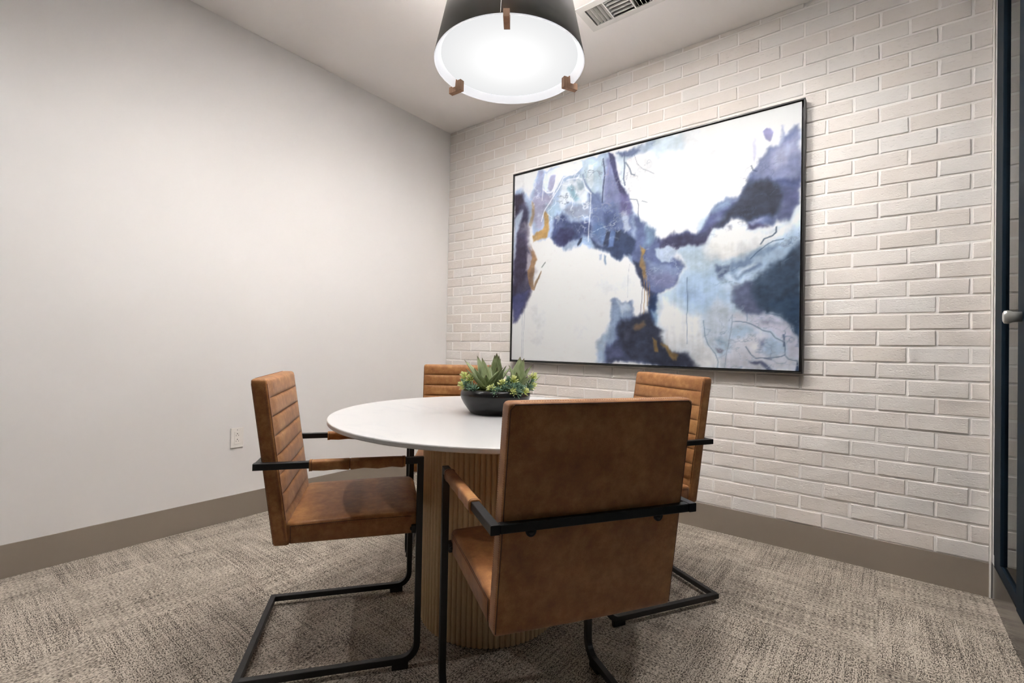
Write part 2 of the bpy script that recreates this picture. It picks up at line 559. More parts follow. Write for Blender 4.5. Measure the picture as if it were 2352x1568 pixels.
# painted washes, blots and lines of the canvas: (kind, colour, softness, wobble, opacity, outline in canvas u,v)
LAYERS = [
    ('p',(205,210,220),0.05,0.03,0.25,[(0.101,0.305),(0.159,0.323),(0.176,0.214),(0.152,0.085),(0.105,0.062),(0.115,0.194)]),
    ('p',(208,212,222),0.05,0.03,0.25,[(0.286,0.211),(0.342,0.226),(0.35,0.128),(0.299,0.108)]),
    ('p',(208,214,224),0.06,0.03,0.35,[(0.372,0.45),(0.505,0.434),(0.524,0.318),(0.445,0.308),(0.38,0.344)]),
    ('p',(214,218,226),0.08,0.03,0.45,[(0.549,0.991),(0.674,0.99),(0.744,1.013),(0.815,0.94),(0.803,0.836),(0.706,0.745),(0.616,0.768),(0.55,0.87)]),
    ('p',(190,205,218),0.03,0.03,0.7,[(0.555,0.997),(0.622,1.0),(0.68,0.988),(0.681,0.914),(0.598,0.924),(0.569,0.95)]),
    ('p',(162,174,202),0.02,0.03,1,[(-0.001,0.912),(0.09,0.96),(0.117,0.995),(0.179,0.992),(0.253,0.992),(0.303,0.997),(0.413,1.003),(0.433,0.977),(0.456,0.876),(0.469,0.813),(0.491,0.769),(0.504,0.724),(0.529,0.661),(0.544,0.635),(0.584,0.598),(0.586,0.42),(0.535,0.425),(0.522,0.46),(0.504,0.497),(0.486,0.507),(0.468,0.479),(0.452,0.485),(0.426,0.516),(0.41,0.526),(0.371,0.544),(0.337,0.541),(0.309,0.574),(0.271,0.555),(0.245,0.559),(0.216,0.585),(0.17,0.631),(0.147,0.63),(0.095,0.621),(0.081,0.731),(0.001,0.838)]),
    ('p',(150,150,182),0.02,0.03,0.9,[(0.096,0.923),(0.117,0.993),(0.145,0.989),(0.138,0.894),(0.182,0.84),(0.148,0.796),(0.092,0.817)]),
    ('p',(165,160,185),0.03,0.04,0.9,[(0.079,0.874),(0.151,0.848),(0.196,0.858),(0.182,0.797),(0.137,0.763),(0.13,0.699),(0.098,0.705)]),
    ('p',(226,225,226),0.03,0.03,0.9,[(-0.003,1.009),(0.109,0.999),(0.095,0.906),(0.071,0.858),(-0.001,0.949)]),
    ('p',(215,220,226),0.012,0.02,0.9,[(0.145,0.976),(0.187,0.986),(0.253,0.987),(0.232,0.943),(0.193,0.863),(0.147,0.871),(0.136,0.913)]),
    ('p',(160,156,188),0.01,0.015,0.9,[(0.172,0.955),(0.199,0.952),(0.192,0.881),(0.17,0.869),(0.158,0.889)]),
    ('p',(228,229,231),0.008,0.015,0.9,[(0.202,0.986),(0.268,0.991),(0.31,0.987),(0.31,0.958),(0.286,0.94),(0.269,0.932),(0.232,0.943),(0.193,0.855),(0.182,0.845),(0.196,0.914)]),
    ('p',(185,200,212),0.02,0.03,0.9,[(0.303,0.997),(0.394,0.989),(0.397,0.812),(0.35,0.824),(0.325,0.9),(0.304,0.91)]),
    ('p',(220,226,230),0.01,0.02,0.7,[(0.334,0.967),(0.355,0.957),(0.359,0.862),(0.346,0.841),(0.332,0.919)]),
    ('p',(212,217,222),0.02,0.03,0.9,[(0.233,0.913),(0.311,0.904),(0.332,0.861),(0.343,0.826),(0.337,0.778),(0.288,0.798),(0.256,0.797),(0.22,0.758),(0.212,0.816)]),
    ('p',(140,172,192),0.02,0.03,0.9,[(0.255,0.877),(0.28,0.875),(0.305,0.818),(0.288,0.806),(0.266,0.836)]),
    ('p',(150,168,185),0.015,0.02,0.8,[(0.297,0.891),(0.322,0.889),(0.326,0.863),(0.305,0.856)]),
    ('p',(150,155,175),0.025,0.04,0.9,[(0.256,0.784),(0.344,0.785),(0.341,0.708),(0.307,0.719),(0.25,0.739),(0.235,0.772)]),
    ('p',(160,180,198),0.03,0.04,0.8,[(0.159,0.802),(0.212,0.816),(0.228,0.753),(0.187,0.744),(0.168,0.731)]),
    ('p',(112,122,165),0.03,0.03,0.95,[(0.347,0.825),(0.383,0.815),(0.394,0.781),(0.449,0.744),(0.495,0.702),(0.508,0.665),(0.515,0.576),(0.522,0.529),(0.347,0.576),(0.342,0.699)]),
    ('p',(84,90,132),0.025,0.03,0.95,[(0.187,0.748),(0.235,0.755),(0.258,0.704),(0.342,0.679),(0.343,0.605),(0.309,0.603),(0.284,0.591),(0.252,0.596),(0.216,0.58),(0.17,0.631),(0.176,0.69)]),
    ('p',(76,72,108),0.02,0.02,0.9,[(0.214,0.687),(0.262,0.67),(0.284,0.632),(0.252,0.587),(0.216,0.58),(0.185,0.633)]),
    ('p',(150,168,198),0.02,0.03,0.8,[(0.284,0.582),(0.308,0.62),(0.343,0.597),(0.371,0.552),(0.337,0.541),(0.309,0.57)]),
    ('p',(64,68,90),0.008,0.01,0.9,[(0.302,0.608),(0.314,0.61),(0.312,0.59),(0.295,0.568),(0.292,0.581)]),
    ('p',(104,126,172),0.03,0.03,0.9,[(0.356,0.668),(0.402,0.651),(0.409,0.586),(0.397,0.564),(0.37,0.601),(0.346,0.617)]),
    ('p',(96,106,150),0.03,0.03,0.8,[(0.401,0.707),(0.446,0.698),(0.45,0.626),(0.409,0.634)]),
    ('p',(72,80,112),0.02,0.02,1,[(0.343,0.605),(0.384,0.566),(0.41,0.566),(0.45,0.614),(0.472,0.614),(0.521,0.575),(0.545,0.54),(0.546,0.457),(0.522,0.46),(0.504,0.493),(0.486,0.507),(0.468,0.479),(0.452,0.485),(0.426,0.516),(0.404,0.535),(0.364,0.545)]),
    ('p',(66,70,92),0.012,0.015,0.9,[(0.412,0.621),(0.428,0.614),(0.423,0.56),(0.4,0.556),(0.406,0.595)]),
    ('p',(66,72,94),0.012,0.015,0.9,[(0.453,0.614),(0.472,0.614),(0.466,0.569),(0.448,0.568)]),
    ('p',(104,124,172),0.01,0.012,0.9,[(0.431,0.618),(0.45,0.614),(0.442,0.545),(0.42,0.545),(0.425,0.583)]),
    ('p',(126,126,168),0.02,0.03,0.9,[(0.398,0.972),(0.42,0.973),(0.457,0.828),(0.492,0.765),(0.511,0.684),(0.478,0.668),(0.452,0.736),(0.407,0.762),(0.393,0.829)]),
    ('p',(176,186,205),0.03,0.04,0.5,[(0.388,0.975),(0.401,0.947),(0.406,0.858),(0.39,0.814)]),
    ('p',(82,78,116),0.01,0.012,1,[(0.412,1.004),(0.431,0.989),(0.45,0.909),(0.466,0.826),(0.491,0.769),(0.482,0.76),(0.46,0.796),(0.437,0.877),(0.417,0.958)]),
    ('p',(120,112,160),0.02,0.03,0.9,[(0.461,0.78),(0.492,0.765),(0.511,0.684),(0.499,0.667),(0.471,0.692)]),
    ('p',(190,196,214),0.015,0.03,0.8,[(0.471,0.692),(0.493,0.688),(0.506,0.6),(0.488,0.592)]),
    ('p',(160,172,196),0.02,0.04,0.8,[(0.433,0.997),(0.528,0.997),(0.579,0.998),(0.579,0.964),(0.528,0.962),(0.48,0.962),(0.446,0.953)]),
    ('p',(110,120,158),0.015,0.04,0.9,[(0.436,0.996),(0.498,0.999),(0.528,0.974),(0.492,0.97),(0.449,0.976)]),
    ('p',(190,203,214),0.015,0.03,0.7,[(0.439,0.971),(0.477,0.967),(0.481,0.876),(0.473,0.813),(0.459,0.875)]),
    ('p',(88,82,108),0.03,0.03,1,[(-0.003,0.894),(0.042,0.892),(0.06,0.802),(0.07,0.711),(0.084,0.596),(0.109,0.54),(0.098,0.476),(0.104,0.366),(0.076,0.315),(0.049,0.249),(0.028,0.218),(0.002,0.191),(0.001,0.356),(-0.003,0.656)]),
    ('p',(78,68,82),0.02,0.02,0.9,[(-0.003,0.889),(0.033,0.89),(0.047,0.846),(0.022,0.833),(0.001,0.792)]),
    ('p',(76,66,86),0.03,0.03,0.8,[(0.02,0.674),(0.063,0.645),(0.077,0.508),(0.066,0.432),(0.017,0.373),(0.007,0.492)]),
    ('p',(92,90,138),0.03,0.03,0.9,[(0.002,0.338),(0.084,0.368),(0.068,0.306),(0.028,0.218),(0.002,0.191)]),
    ('p',(190,200,220),0.02,0.02,0.9,[(-0.0,0.765),(0.035,0.808),(0.027,0.759),(0.012,0.653),(0.007,0.486),(-0.0,0.603),(-0.001,0.609)]),
    ('p',(170,160,172),0.03,0.03,0.7,[(0.049,0.737),(0.077,0.731),(0.075,0.642),(0.096,0.572),(0.085,0.543),(0.058,0.645)]),
    ('p',(184,178,188),0.02,0.03,0.8,[(0.068,0.577),(0.109,0.54),(0.118,0.473),(0.065,0.483)]),
    ('p',(106,114,156),0.02,0.03,1,[(0.52,0.663),(0.55,0.63),(0.553,0.613),(0.583,0.595),(0.593,0.568),(0.631,0.549),(0.649,0.578),(0.694,0.574),(0.726,0.56),(0.742,0.605),(0.761,0.636),(0.78,0.675),(0.799,0.698),(0.844,0.698),(0.859,0.732),(0.869,0.76),(0.893,0.801),(0.915,0.861),(0.924,0.865),(0.947,0.854),(0.95,0.892),(0.955,0.931),(0.962,0.895),(0.975,0.902),(0.985,0.923),(0.997,0.922),(1.0,0.613),(0.967,0.574),(0.941,0.572),(0.905,0.546),(0.862,0.543),(0.863,0.577),(0.845,0.588),(0.826,0.594),(0.8,0.559),(0.77,0.564),(0.754,0.524),(0.731,0.519),(0.664,0.519),(0.662,0.49),(0.696,0.418),(0.672,0.388),(0.651,0.331),(0.623,0.308),(0.597,0.301),(0.593,0.254),(0.605,0.198),(0.624,0.163),(0.619,0.116),(0.632,0.091),(0.675,0.079),(0.7,0.063),(0.724,0.015),(0.73,-0.005),(0.561,-0.006),(0.388,-0.003),(0.41,0.069),(0.434,0.148),(0.437,0.222),(0.433,0.289),(0.507,0.289),(0.516,0.231),(0.531,0.223),(0.566,0.233),(0.573,0.27),(0.565,0.322),(0.539,0.343),(0.541,0.381),(0.532,0.393),(0.526,0.447),(0.507,0.491),(0.521,0.539)]),
    ('p',(128,150,178),0.03,0.03,0.9,[(0.553,0.617),(0.583,0.595),(0.593,0.563),(0.574,0.538),(0.554,0.541)]),
    ('p',(150,165,192),0.03,0.03,0.9,[(0.434,0.285),(0.507,0.285),(0.513,0.231),(0.471,0.217),(0.456,0.187),(0.454,0.109),(0.416,0.073),(0.404,0.001),(0.372,0.008),(0.377,0.096),(0.415,0.136),(0.437,0.207)]),
    ('p',(200,206,218),0.02,0.03,0.7,[(0.452,0.284),(0.489,0.286),(0.507,0.258),(0.471,0.244)]),
    ('p',(70,72,92),0.03,0.03,1,[(0.471,0.221),(0.537,0.226),(0.572,0.24),(0.588,0.217),(0.578,0.224),(0.602,0.189),(0.624,0.163),(0.619,0.116),(0.632,0.091),(0.675,0.075),(0.7,0.055),(0.724,0.015),(0.73,-0.005),(0.561,-0.006),(0.408,-0.002),(0.423,0.065),(0.457,0.117),(0.459,0.183)]),
    ('p',(96,98,132),0.04,0.03,0.9,[(0.416,0.069),(0.457,0.109),(0.479,0.07),(0.51,0.006),(0.411,0.006)]),
    ('p',(98,96,118),0.04,0.03,0.7,[(0.478,0.167),(0.508,0.174),(0.503,0.109),(0.485,0.105)]),
    ('p',(70,72,96),0.02,0.02,0.9,[(0.519,0.471),(0.546,0.459),(0.559,0.353),(0.587,0.306),(0.577,0.232),(0.568,0.27),(0.562,0.323),(0.539,0.347),(0.541,0.381),(0.532,0.401)]),
    ('p',(60,78,120),0.02,0.02,0.9,[(0.577,0.299),(0.587,0.298),(0.594,0.31),(0.594,0.254),(0.605,0.198),(0.578,0.216),(0.568,0.26)]),
    ('p',(150,174,205),0.02,0.02,0.8,[(0.578,0.242),(0.601,0.241),(0.608,0.197),(0.621,0.176),(0.592,0.189)]),
    ('p',(90,88,122),0.02,0.03,1,[(0.612,0.556),(0.649,0.578),(0.726,0.556),(0.748,0.584),(0.77,0.599),(0.805,0.592),(0.808,0.561),(0.77,0.564),(0.751,0.52),(0.726,0.513),(0.612,0.532)]),
    ('p',(84,80,112),0.02,0.03,1,[(0.604,0.55),(0.651,0.567),(0.73,0.541),(0.771,0.562),(0.757,0.52),(0.719,0.518),(0.664,0.519),(0.611,0.527)]),
    ('p',(100,104,150),0.03,0.03,0.9,[(0.725,0.564),(0.764,0.636),(0.818,0.701),(0.828,0.668),(0.813,0.633),(0.781,0.589),(0.748,0.568)]),
    ('p',(150,170,200),0.03,0.04,0.8,[(0.775,0.673),(0.799,0.698),(0.823,0.696),(0.813,0.66),(0.77,0.631),(0.764,0.64)]),
    ('p',(190,205,220),0.02,0.03,0.8,[(0.722,0.589),(0.733,0.623),(0.759,0.629),(0.753,0.603),(0.731,0.571)]),
    ('p',(140,142,180),0.04,0.04,1,[(0.9,0.828),(0.925,0.861),(0.948,0.85),(0.958,0.883),(0.997,0.911),(0.999,0.712),(0.956,0.717),(0.918,0.735),(0.881,0.764)]),
    ('p',(180,180,204),0.05,0.04,0.8,[(0.93,0.834),(0.965,0.866),(0.998,0.89),(0.998,0.812),(0.965,0.786),(0.942,0.764)]),
    ('p',(64,68,88),0.03,0.03,1,[(0.866,0.745),(0.891,0.735),(0.916,0.739),(0.943,0.699),(0.964,0.661),(0.953,0.617),(0.939,0.598),(0.905,0.58),(0.865,0.576),(0.842,0.592),(0.826,0.596),(0.8,0.562),(0.773,0.571),(0.813,0.637),(0.828,0.672),(0.846,0.698)]),
    ('p',(82,88,132),0.03,0.03,0.9,[(0.942,0.713),(0.999,0.712),(0.999,0.684),(0.95,0.697)]),
    ('p',(98,98,140),0.03,0.03,0.9,[(0.961,0.68),(0.999,0.684),(1.0,0.617),(0.967,0.578),(0.941,0.576),(0.953,0.613)]),
    ('p',(82,76,106),0.02,0.02,0.9,[(0.863,0.573),(0.905,0.561),(0.92,0.551),(0.905,0.546),(0.863,0.543)]),
    ('p',(165,165,195),0.02,0.03,0.8,[(0.87,0.579),(0.91,0.579),(0.905,0.565),(0.873,0.564)]),
    ('p',(150,144,186),0.006,0.012,1,[(0.903,0.926),(0.914,0.933),(0.925,0.927),(0.932,0.91),(0.927,0.882),(0.923,0.876),(0.911,0.891),(0.905,0.912)]),
    ('p',(196,194,214),0.012,0.015,0.9,[(0.877,0.907),(0.889,0.901),(0.887,0.84),(0.881,0.808),(0.876,0.836)]),
    ('p',(176,178,204),0.02,0.03,0.7,[(0.95,0.932),(0.962,0.932),(0.962,0.852),(0.948,0.85)]),
    ('p',(184,198,216),0.02,0.03,1,[(0.664,0.517),(0.731,0.516),(0.76,0.524),(0.776,0.561),(0.807,0.564),(0.826,0.584),(0.863,0.568),(0.868,0.54),(0.917,0.539),(0.951,0.566),(1.0,0.607),(1.005,-0.011),(0.73,-0.005),(0.724,0.015),(0.7,0.059),(0.632,0.091),(0.618,0.138),(0.626,0.163),(0.605,0.198),(0.593,0.254),(0.597,0.301),(0.623,0.308),(0.651,0.331),(0.672,0.388),(0.696,0.414),(0.69,0.457)]),
    ('p',(228,227,226),0.03,0.03,1,[(0.748,0.506),(0.765,0.527),(0.782,0.56),(0.809,0.567),(0.826,0.587),(0.862,0.569),(0.868,0.537),(0.914,0.536),(0.953,0.558),(1.0,0.6),(1.0,0.567),(0.954,0.521),(0.925,0.508),(0.88,0.439),(0.854,0.45),(0.805,0.441),(0.755,0.448)]),
    ('p',(112,110,132),0.015,0.02,0.7,[(0.811,0.572),(0.827,0.577),(0.829,0.549),(0.816,0.552)]),
    ('p',(176,194,220),0.05,0.03,0.9,[(0.654,0.331),(0.696,0.394),(0.783,0.416),(0.79,0.348),(0.828,0.301),(0.823,0.266),(0.757,0.226),(0.698,0.245),(0.685,0.278)]),
    ('p',(155,172,204),0.05,0.04,0.8,[(0.691,0.311),(0.733,0.324),(0.745,0.275),(0.71,0.269),(0.664,0.297)]),
    ('p',(190,204,218),0.06,0.04,0.9,[(0.695,0.485),(0.748,0.493),(0.789,0.423),(0.744,0.388),(0.696,0.418)]),
    ('p',(226,226,229),0.04,0.03,1,[(0.607,0.292),(0.655,0.251),(0.692,0.228),(0.74,0.218),(0.746,0.157),(0.755,0.105),(0.787,0.038),(0.79,-0.002),(0.73,-0.005),(0.7,0.059),(0.632,0.091),(0.618,0.138),(0.626,0.167),(0.605,0.198),(0.607,0.245)]),
    ('p',(164,180,204),0.03,0.05,0.9,[(0.783,0.4),(0.827,0.411),(0.854,0.438),(0.9,0.459),(0.942,0.497),(0.977,0.528),(1.001,0.538),(1.001,0.487),(0.966,0.438),(0.918,0.392),(0.893,0.353),(0.828,0.336),(0.787,0.348)]),
    ('p',(96,106,138),0.025,0.04,0.9,[(0.786,0.404),(0.827,0.403),(0.817,0.373),(0.789,0.352)]),
    ('p',(70,84,108),0.03,0.03,1,[(1.001,0.498),(0.971,0.455),(0.964,0.431),(0.928,0.406),(0.908,0.37),(0.883,0.343),(0.852,0.33),(0.834,0.316),(0.837,0.261),(0.866,0.217),(0.917,0.219),(0.956,0.206),(0.985,0.165),(0.992,0.118),(1.004,0.093)]),
    ('p',(112,114,146),0.04,0.03,0.9,[(0.825,0.332),(0.883,0.343),(0.889,0.266),(0.907,0.219),(0.866,0.213),(0.834,0.265)]),
    ('p',(62,84,116),0.04,0.03,0.7,[(0.932,0.248),(1.003,0.281),(1.004,0.118),(0.98,0.18),(0.951,0.21)]),
    ('p',(112,130,165),0.02,0.06,0.7,[(0.843,0.401),(0.875,0.432),(0.885,0.411),(0.854,0.388),(0.833,0.363),(0.828,0.371)]),
    ('p',(100,116,150),0.02,0.06,0.7,[(0.88,0.396),(0.906,0.393),(0.903,0.371),(0.88,0.358),(0.844,0.346),(0.836,0.359)]),
    ('p',(205,215,226),0.02,0.06,0.8,[(0.854,0.376),(0.885,0.4),(0.895,0.391),(0.87,0.367),(0.849,0.361)]),
    ('p',(205,215,226),0.02,0.06,0.7,[(0.811,0.373),(0.836,0.371),(0.844,0.342),(0.822,0.345)]),
    ('p',(120,140,172),0.015,0.06,0.6,[(0.892,0.46),(0.934,0.502),(0.942,0.493),(0.905,0.443),(0.88,0.427)]),
    ('p',(190,196,208),0.04,0.04,0.9,[(0.751,0.226),(0.79,0.288),(0.829,0.246),(0.829,0.176),(0.825,0.117),(0.775,0.097),(0.758,0.105),(0.746,0.178)]),
    ('p',(206,204,214),0.03,0.03,0.9,[(0.829,0.223),(0.869,0.206),(0.882,0.175),(0.933,0.136),(0.964,0.107),(0.965,0.045),(0.993,0.035),(0.991,-0.009),(0.804,-0.005),(0.787,0.038),(0.817,0.066),(0.83,0.156)]),
    ('p',(200,196,212),0.02,0.03,0.9,[(0.874,0.213),(0.917,0.215),(0.956,0.203),(0.98,0.173),(0.99,0.129),(1.002,0.082),(1.002,0.035),(0.967,0.048),(0.964,0.107),(0.932,0.144),(0.882,0.175)]),
    ('p',(168,186,208),0.03,0.04,0.8,[(0.824,0.168),(0.867,0.175),(0.895,0.144),(0.857,0.117),(0.825,0.113)]),
    ('p',(160,180,206),0.03,0.04,0.7,[(0.903,0.125),(0.928,0.133),(0.957,0.107),(0.962,0.067),(0.928,0.047),(0.898,0.061)]),
    ('p',(222,221,224),0.02,0.03,0.9,[(0.867,0.098),(0.893,0.099),(0.891,0.061),(0.873,0.056)]),
    ('p',(140,142,172),0.02,0.03,0.8,[(0.89,0.118),(0.908,0.129),(0.906,0.091),(0.893,0.061),(0.888,0.064),(0.895,0.095)]),
    ('p',(150,152,178),0.02,0.03,0.7,[(0.905,0.204),(0.944,0.188),(0.961,0.18),(0.94,0.174),(0.907,0.186)]),
    ('p',(106,110,142),0.012,0.015,0.95,[(0.873,0.026),(0.886,0.03),(0.906,0.027),(0.926,0.01),(0.936,-0.006),(0.919,-0.006),(0.904,0.02),(0.876,0.022)]),
    ('p',(70,84,114),0.006,0.008,1,[(0.995,0.035),(1.0,0.006),(1.004,-0.009),(0.99,-0.009),(0.993,0.017)]),
    ('p',(146,144,164),0.008,0.01,0.95,[(0.781,0.083),(0.795,0.08),(0.805,0.07),(0.799,0.06),(0.787,0.063)]),
    ('p',(120,150,184),0.02,0.04,0.5,[(0.786,0.129),(0.803,0.129),(0.803,0.09),(0.789,0.105)]),
    ('p',(198,208,222),0.012,0.02,0.8,[(0.594,0.526),(0.661,0.524),(0.662,0.49),(0.64,0.451),(0.615,0.458),(0.598,0.486)]),
    ('p',(150,162,192),0.03,0.05,0.6,[(0.562,0.465),(0.662,0.448),(0.684,0.42),(0.638,0.366),(0.589,0.405)]),
    ('p',(130,128,164),0.04,0.04,0.8,[(0.563,0.417),(0.663,0.401),(0.654,0.339),(0.623,0.312),(0.577,0.337)]),
    ('p',(150,162,190),0.012,0.03,0.7,[(0.378,0.525),(0.397,0.522),(0.394,0.491),(0.381,0.497)]),
    ('p',(124,142,172),0.008,0.02,0.8,[(0.404,0.518),(0.417,0.508),(0.414,0.468),(0.409,0.461),(0.404,0.486)]),
    ('p',(150,166,196),0.01,0.02,0.7,[(0.501,0.507),(0.516,0.494),(0.513,0.467),(0.504,0.472)]),
    ('p',(166,136,92),0.012,0.02,0.95,[(0.087,0.654),(0.106,0.681),(0.138,0.693),(0.146,0.77),(0.164,0.762),(0.167,0.692),(0.16,0.637),(0.123,0.634),(0.095,0.619)]),
    ('p',(162,138,104),0.012,0.02,0.8,[(0.084,0.846),(0.098,0.816),(0.099,0.771),(0.082,0.704),(0.071,0.728),(0.086,0.774)]),
    ('p',(150,122,98),0.012,0.02,0.85,[(0.083,0.619),(0.1,0.581),(0.121,0.534),(0.105,0.527),(0.093,0.551),(0.071,0.61),(0.092,0.58)]),
    ('p',(154,126,98),0.01,0.02,0.9,[(0.096,0.566),(0.121,0.532),(0.109,0.502),(0.101,0.437),(0.111,0.392),(0.13,0.447),(0.14,0.464),(0.127,0.417),(0.109,0.366),(0.098,0.375),(0.078,0.43),(0.074,0.48),(0.089,0.509)]),
    ('p',(152,128,94),0.012,0.02,0.9,[(0.539,0.544),(0.56,0.521),(0.553,0.492),(0.561,0.435),(0.56,0.375),(0.551,0.391),(0.548,0.425),(0.54,0.441),(0.546,0.49)]),
    ('p',(176,146,94),0.008,0.012,0.9,[(0.548,0.535),(0.56,0.518),(0.551,0.5),(0.545,0.512)]),
    ('p',(150,126,98),0.02,0.03,0.8,[(0.52,0.189),(0.552,0.199),(0.558,0.181),(0.538,0.168),(0.52,0.174)]),
    ('p',(156,130,86),0.01,0.02,0.95,[(0.583,0.125),(0.596,0.108),(0.603,0.06),(0.593,0.064),(0.586,0.099)]),
    ('p',(156,130,86),0.014,0.03,0.9,[(0.612,0.103),(0.638,0.078),(0.67,0.054),(0.661,0.029),(0.642,0.049),(0.632,0.07)]),
    ('l',(232,232,234),0.0022,0.006,0.8,[(0.35,0.824),(0.346,0.719),(0.34,0.659),(0.34,0.586)]),
    ('l',(232,232,234),0.002,0.006,0.9,[(0.149,0.97),(0.138,0.912),(0.139,0.872),(0.136,0.834)]),
    ('l',(236,236,236),0.003,0.006,0.9,[(0.138,0.894),(0.158,0.868),(0.181,0.866),(0.192,0.898),(0.203,0.947),(0.228,0.956)]),
    ('l',(232,232,234),0.003,0.006,0.8,[(0.268,0.937),(0.232,0.93),(0.211,0.876),(0.182,0.832),(0.148,0.778),(0.133,0.729)]),
    ('l',(236,236,236),0.004,0.006,0.9,[(0.257,0.986),(0.265,0.963),(0.286,0.94),(0.31,0.962),(0.307,0.984),(0.278,0.997),(0.261,0.985)]),
    ('l',(232,232,234),0.004,0.006,0.7,[(0.247,0.913),(0.297,0.912),(0.318,0.894),(0.329,0.845),(0.35,0.82)]),
    ('l',(110,120,160),0.004,0.006,0.7,[(0.314,0.919),(0.332,0.861),(0.35,0.828),(0.37,0.803),(0.387,0.766)]),
    ('l',(70,76,104),0.003,0.006,0.8,[(0.394,0.973),(0.402,0.899),(0.396,0.828),(0.394,0.765)]),
    ('l',(90,100,130),0.003,0.006,0.8,[(0.472,0.98),(0.476,0.925),(0.475,0.855),(0.479,0.823)]),
    ('l',(90,100,130),0.003,0.006,0.7,[(0.48,0.931),(0.496,0.895),(0.502,0.87),(0.514,0.859)]),
    ('l',(110,116,140),0.0015,0.006,0.7,[(0.51,0.96),(0.523,0.907),(0.544,0.881),(0.581,0.848)]),
    ('l',(90,104,130),0.002,0.006,0.8,[(0.498,0.756),(0.525,0.746),(0.531,0.721),(0.529,0.68),(0.532,0.641)]),
    ('l',(90,104,130),0.0015,0.006,0.8,[(0.543,0.736),(0.56,0.726)]),
    ('l',(170,176,190),0.0015,0.006,0.8,[(0.049,0.249),(0.05,0.173),(0.049,0.007)]),
    ('l',(170,176,190),0.0015,0.006,0.8,[(0.063,0.271),(0.057,0.146),(0.056,0.007)]),
    ('l',(170,140,104),0.0016,0.006,0.9,[(0.552,0.398),(0.555,0.316),(0.553,0.228)]),
    ('l',(170,140,104),0.0016,0.006,0.9,[(0.562,0.397),(0.563,0.33),(0.566,0.263)]),
    ('l',(130,130,150),0.0016,0.006,0.9,[(0.547,0.343),(0.545,0.279),(0.541,0.226)]),
    ('l',(170,140,104),0.0014,0.006,0.8,[(0.571,0.37),(0.571,0.3)]),
    ('l',(180,186,196),0.0012,0.006,0.7,[(0.501,0.457),(0.496,0.397),(0.496,0.305)]),
    ('l',(120,130,128),0.003,0.006,0.8,[(0.156,0.512),(0.141,0.487)]),
    ('l',(130,110,90),0.003,0.006,0.8,[(0.138,0.466),(0.126,0.434),(0.108,0.37)]),
    ('l',(96,112,140),0.0018,0.006,0.8,[(0.917,0.217),(0.956,0.205),(0.98,0.173),(0.985,0.144)]),
    ('l',(104,120,150),0.002,0.006,0.8,[(0.829,0.188),(0.866,0.183),(0.887,0.171),(0.908,0.152),(0.93,0.144),(0.942,0.122),(0.964,0.107),(0.965,0.059),(0.957,0.052),(0.938,0.047),(0.891,0.042),(0.878,0.056),(0.865,0.087)]),
    ('l',(104,120,150),0.002,0.006,0.7,[(0.965,0.056),(0.974,0.041),(0.995,0.035)]),
    ('l',(120,140,170),0.002,0.006,0.7,[(0.746,0.194),(0.752,0.129),(0.761,0.093),(0.781,0.057),(0.788,0.026),(0.787,-0.002)]),
    ('l',(140,150,176),0.002,0.006,0.7,[(0.829,0.215),(0.827,0.16),(0.819,0.105),(0.812,0.058),(0.807,0.003)]),
    ('l',(60,76,104),0.0025,0.006,0.8,[(0.902,0.485),(0.912,0.506),(0.932,0.516),(0.94,0.527),(0.94,0.546)]),
    ('l',(70,90,120),0.002,0.006,0.7,[(0.877,0.431),(0.895,0.456),(0.915,0.479),(0.932,0.495),(0.959,0.498)]),
    ('l',(90,110,150),0.0015,0.006,0.7,[(0.693,0.377),(0.696,0.303),(0.695,0.22),(0.698,0.096)]),
    ('l',(120,140,170),0.002,0.006,0.6,[(0.869,0.217),(0.869,0.19)]),
    ('l',(80,96,130),0.003,0.006,0.7,[(0.962,0.133),(0.964,0.114),(0.962,0.092)]),
    ('l',(110,118,150),0.003,0.006,0.7,[(0.914,0.043),(0.931,0.04)]),
    ('l',(70,84,110),0.0022,0.006,0.7,[(0.873,0.799),(0.879,0.779),(0.889,0.771)]),
    ('v',(232,234,236),0.1,0.02,0.75,[(0.095,0.977),(0.179,0.988),(0.253,0.992),(0.303,0.997),(0.413,1.003),(0.433,0.977),(0.456,0.876),(0.491,0.769),(0.504,0.704),(0.472,0.595),(0.346,0.617),(0.184,0.71),(0.097,0.772)]),
    ('v',(232,234,236),0.9,0.02,0.6,[(0.095,0.977),(0.179,0.988),(0.253,0.992),(0.303,0.997),(0.413,1.003),(0.433,0.977),(0.456,0.876),(0.491,0.769),(0.504,0.704),(0.472,0.595),(0.346,0.617),(0.184,0.71),(0.097,0.772)]),
    ('v',(74,84,116),0.9,0.02,0.55,[(0.203,0.947),(0.417,0.99),(0.488,0.766),(0.502,0.647),(0.347,0.576),(0.184,0.667)]),
    ('v',(92,84,120),0.1,0.02,0.6,[(0.387,0.999),(0.43,0.986),(0.492,0.765),(0.502,0.647),(0.392,0.669)]),
    ('v',(112,128,160),0.1,0.02,0.8,[(0.745,0.226),(0.829,0.246),(0.869,0.213),(0.917,0.215),(0.98,0.173),(1.002,0.082),(1.003,-0.008),(0.798,-0.005),(0.752,0.105)]),
    ('v',(226,226,230),0.9,0.02,0.8,[(0.745,0.226),(0.829,0.246),(0.869,0.213),(0.917,0.215),(0.98,0.173),(1.002,0.082),(1.003,-0.008),(0.798,-0.005),(0.752,0.105)]),
    ('v',(120,134,166),0.9,0.02,0.5,[(0.745,0.226),(0.829,0.246),(0.869,0.213),(0.917,0.215),(0.98,0.173),(1.002,0.082),(1.003,-0.008),(0.798,-0.005),(0.752,0.105)]),
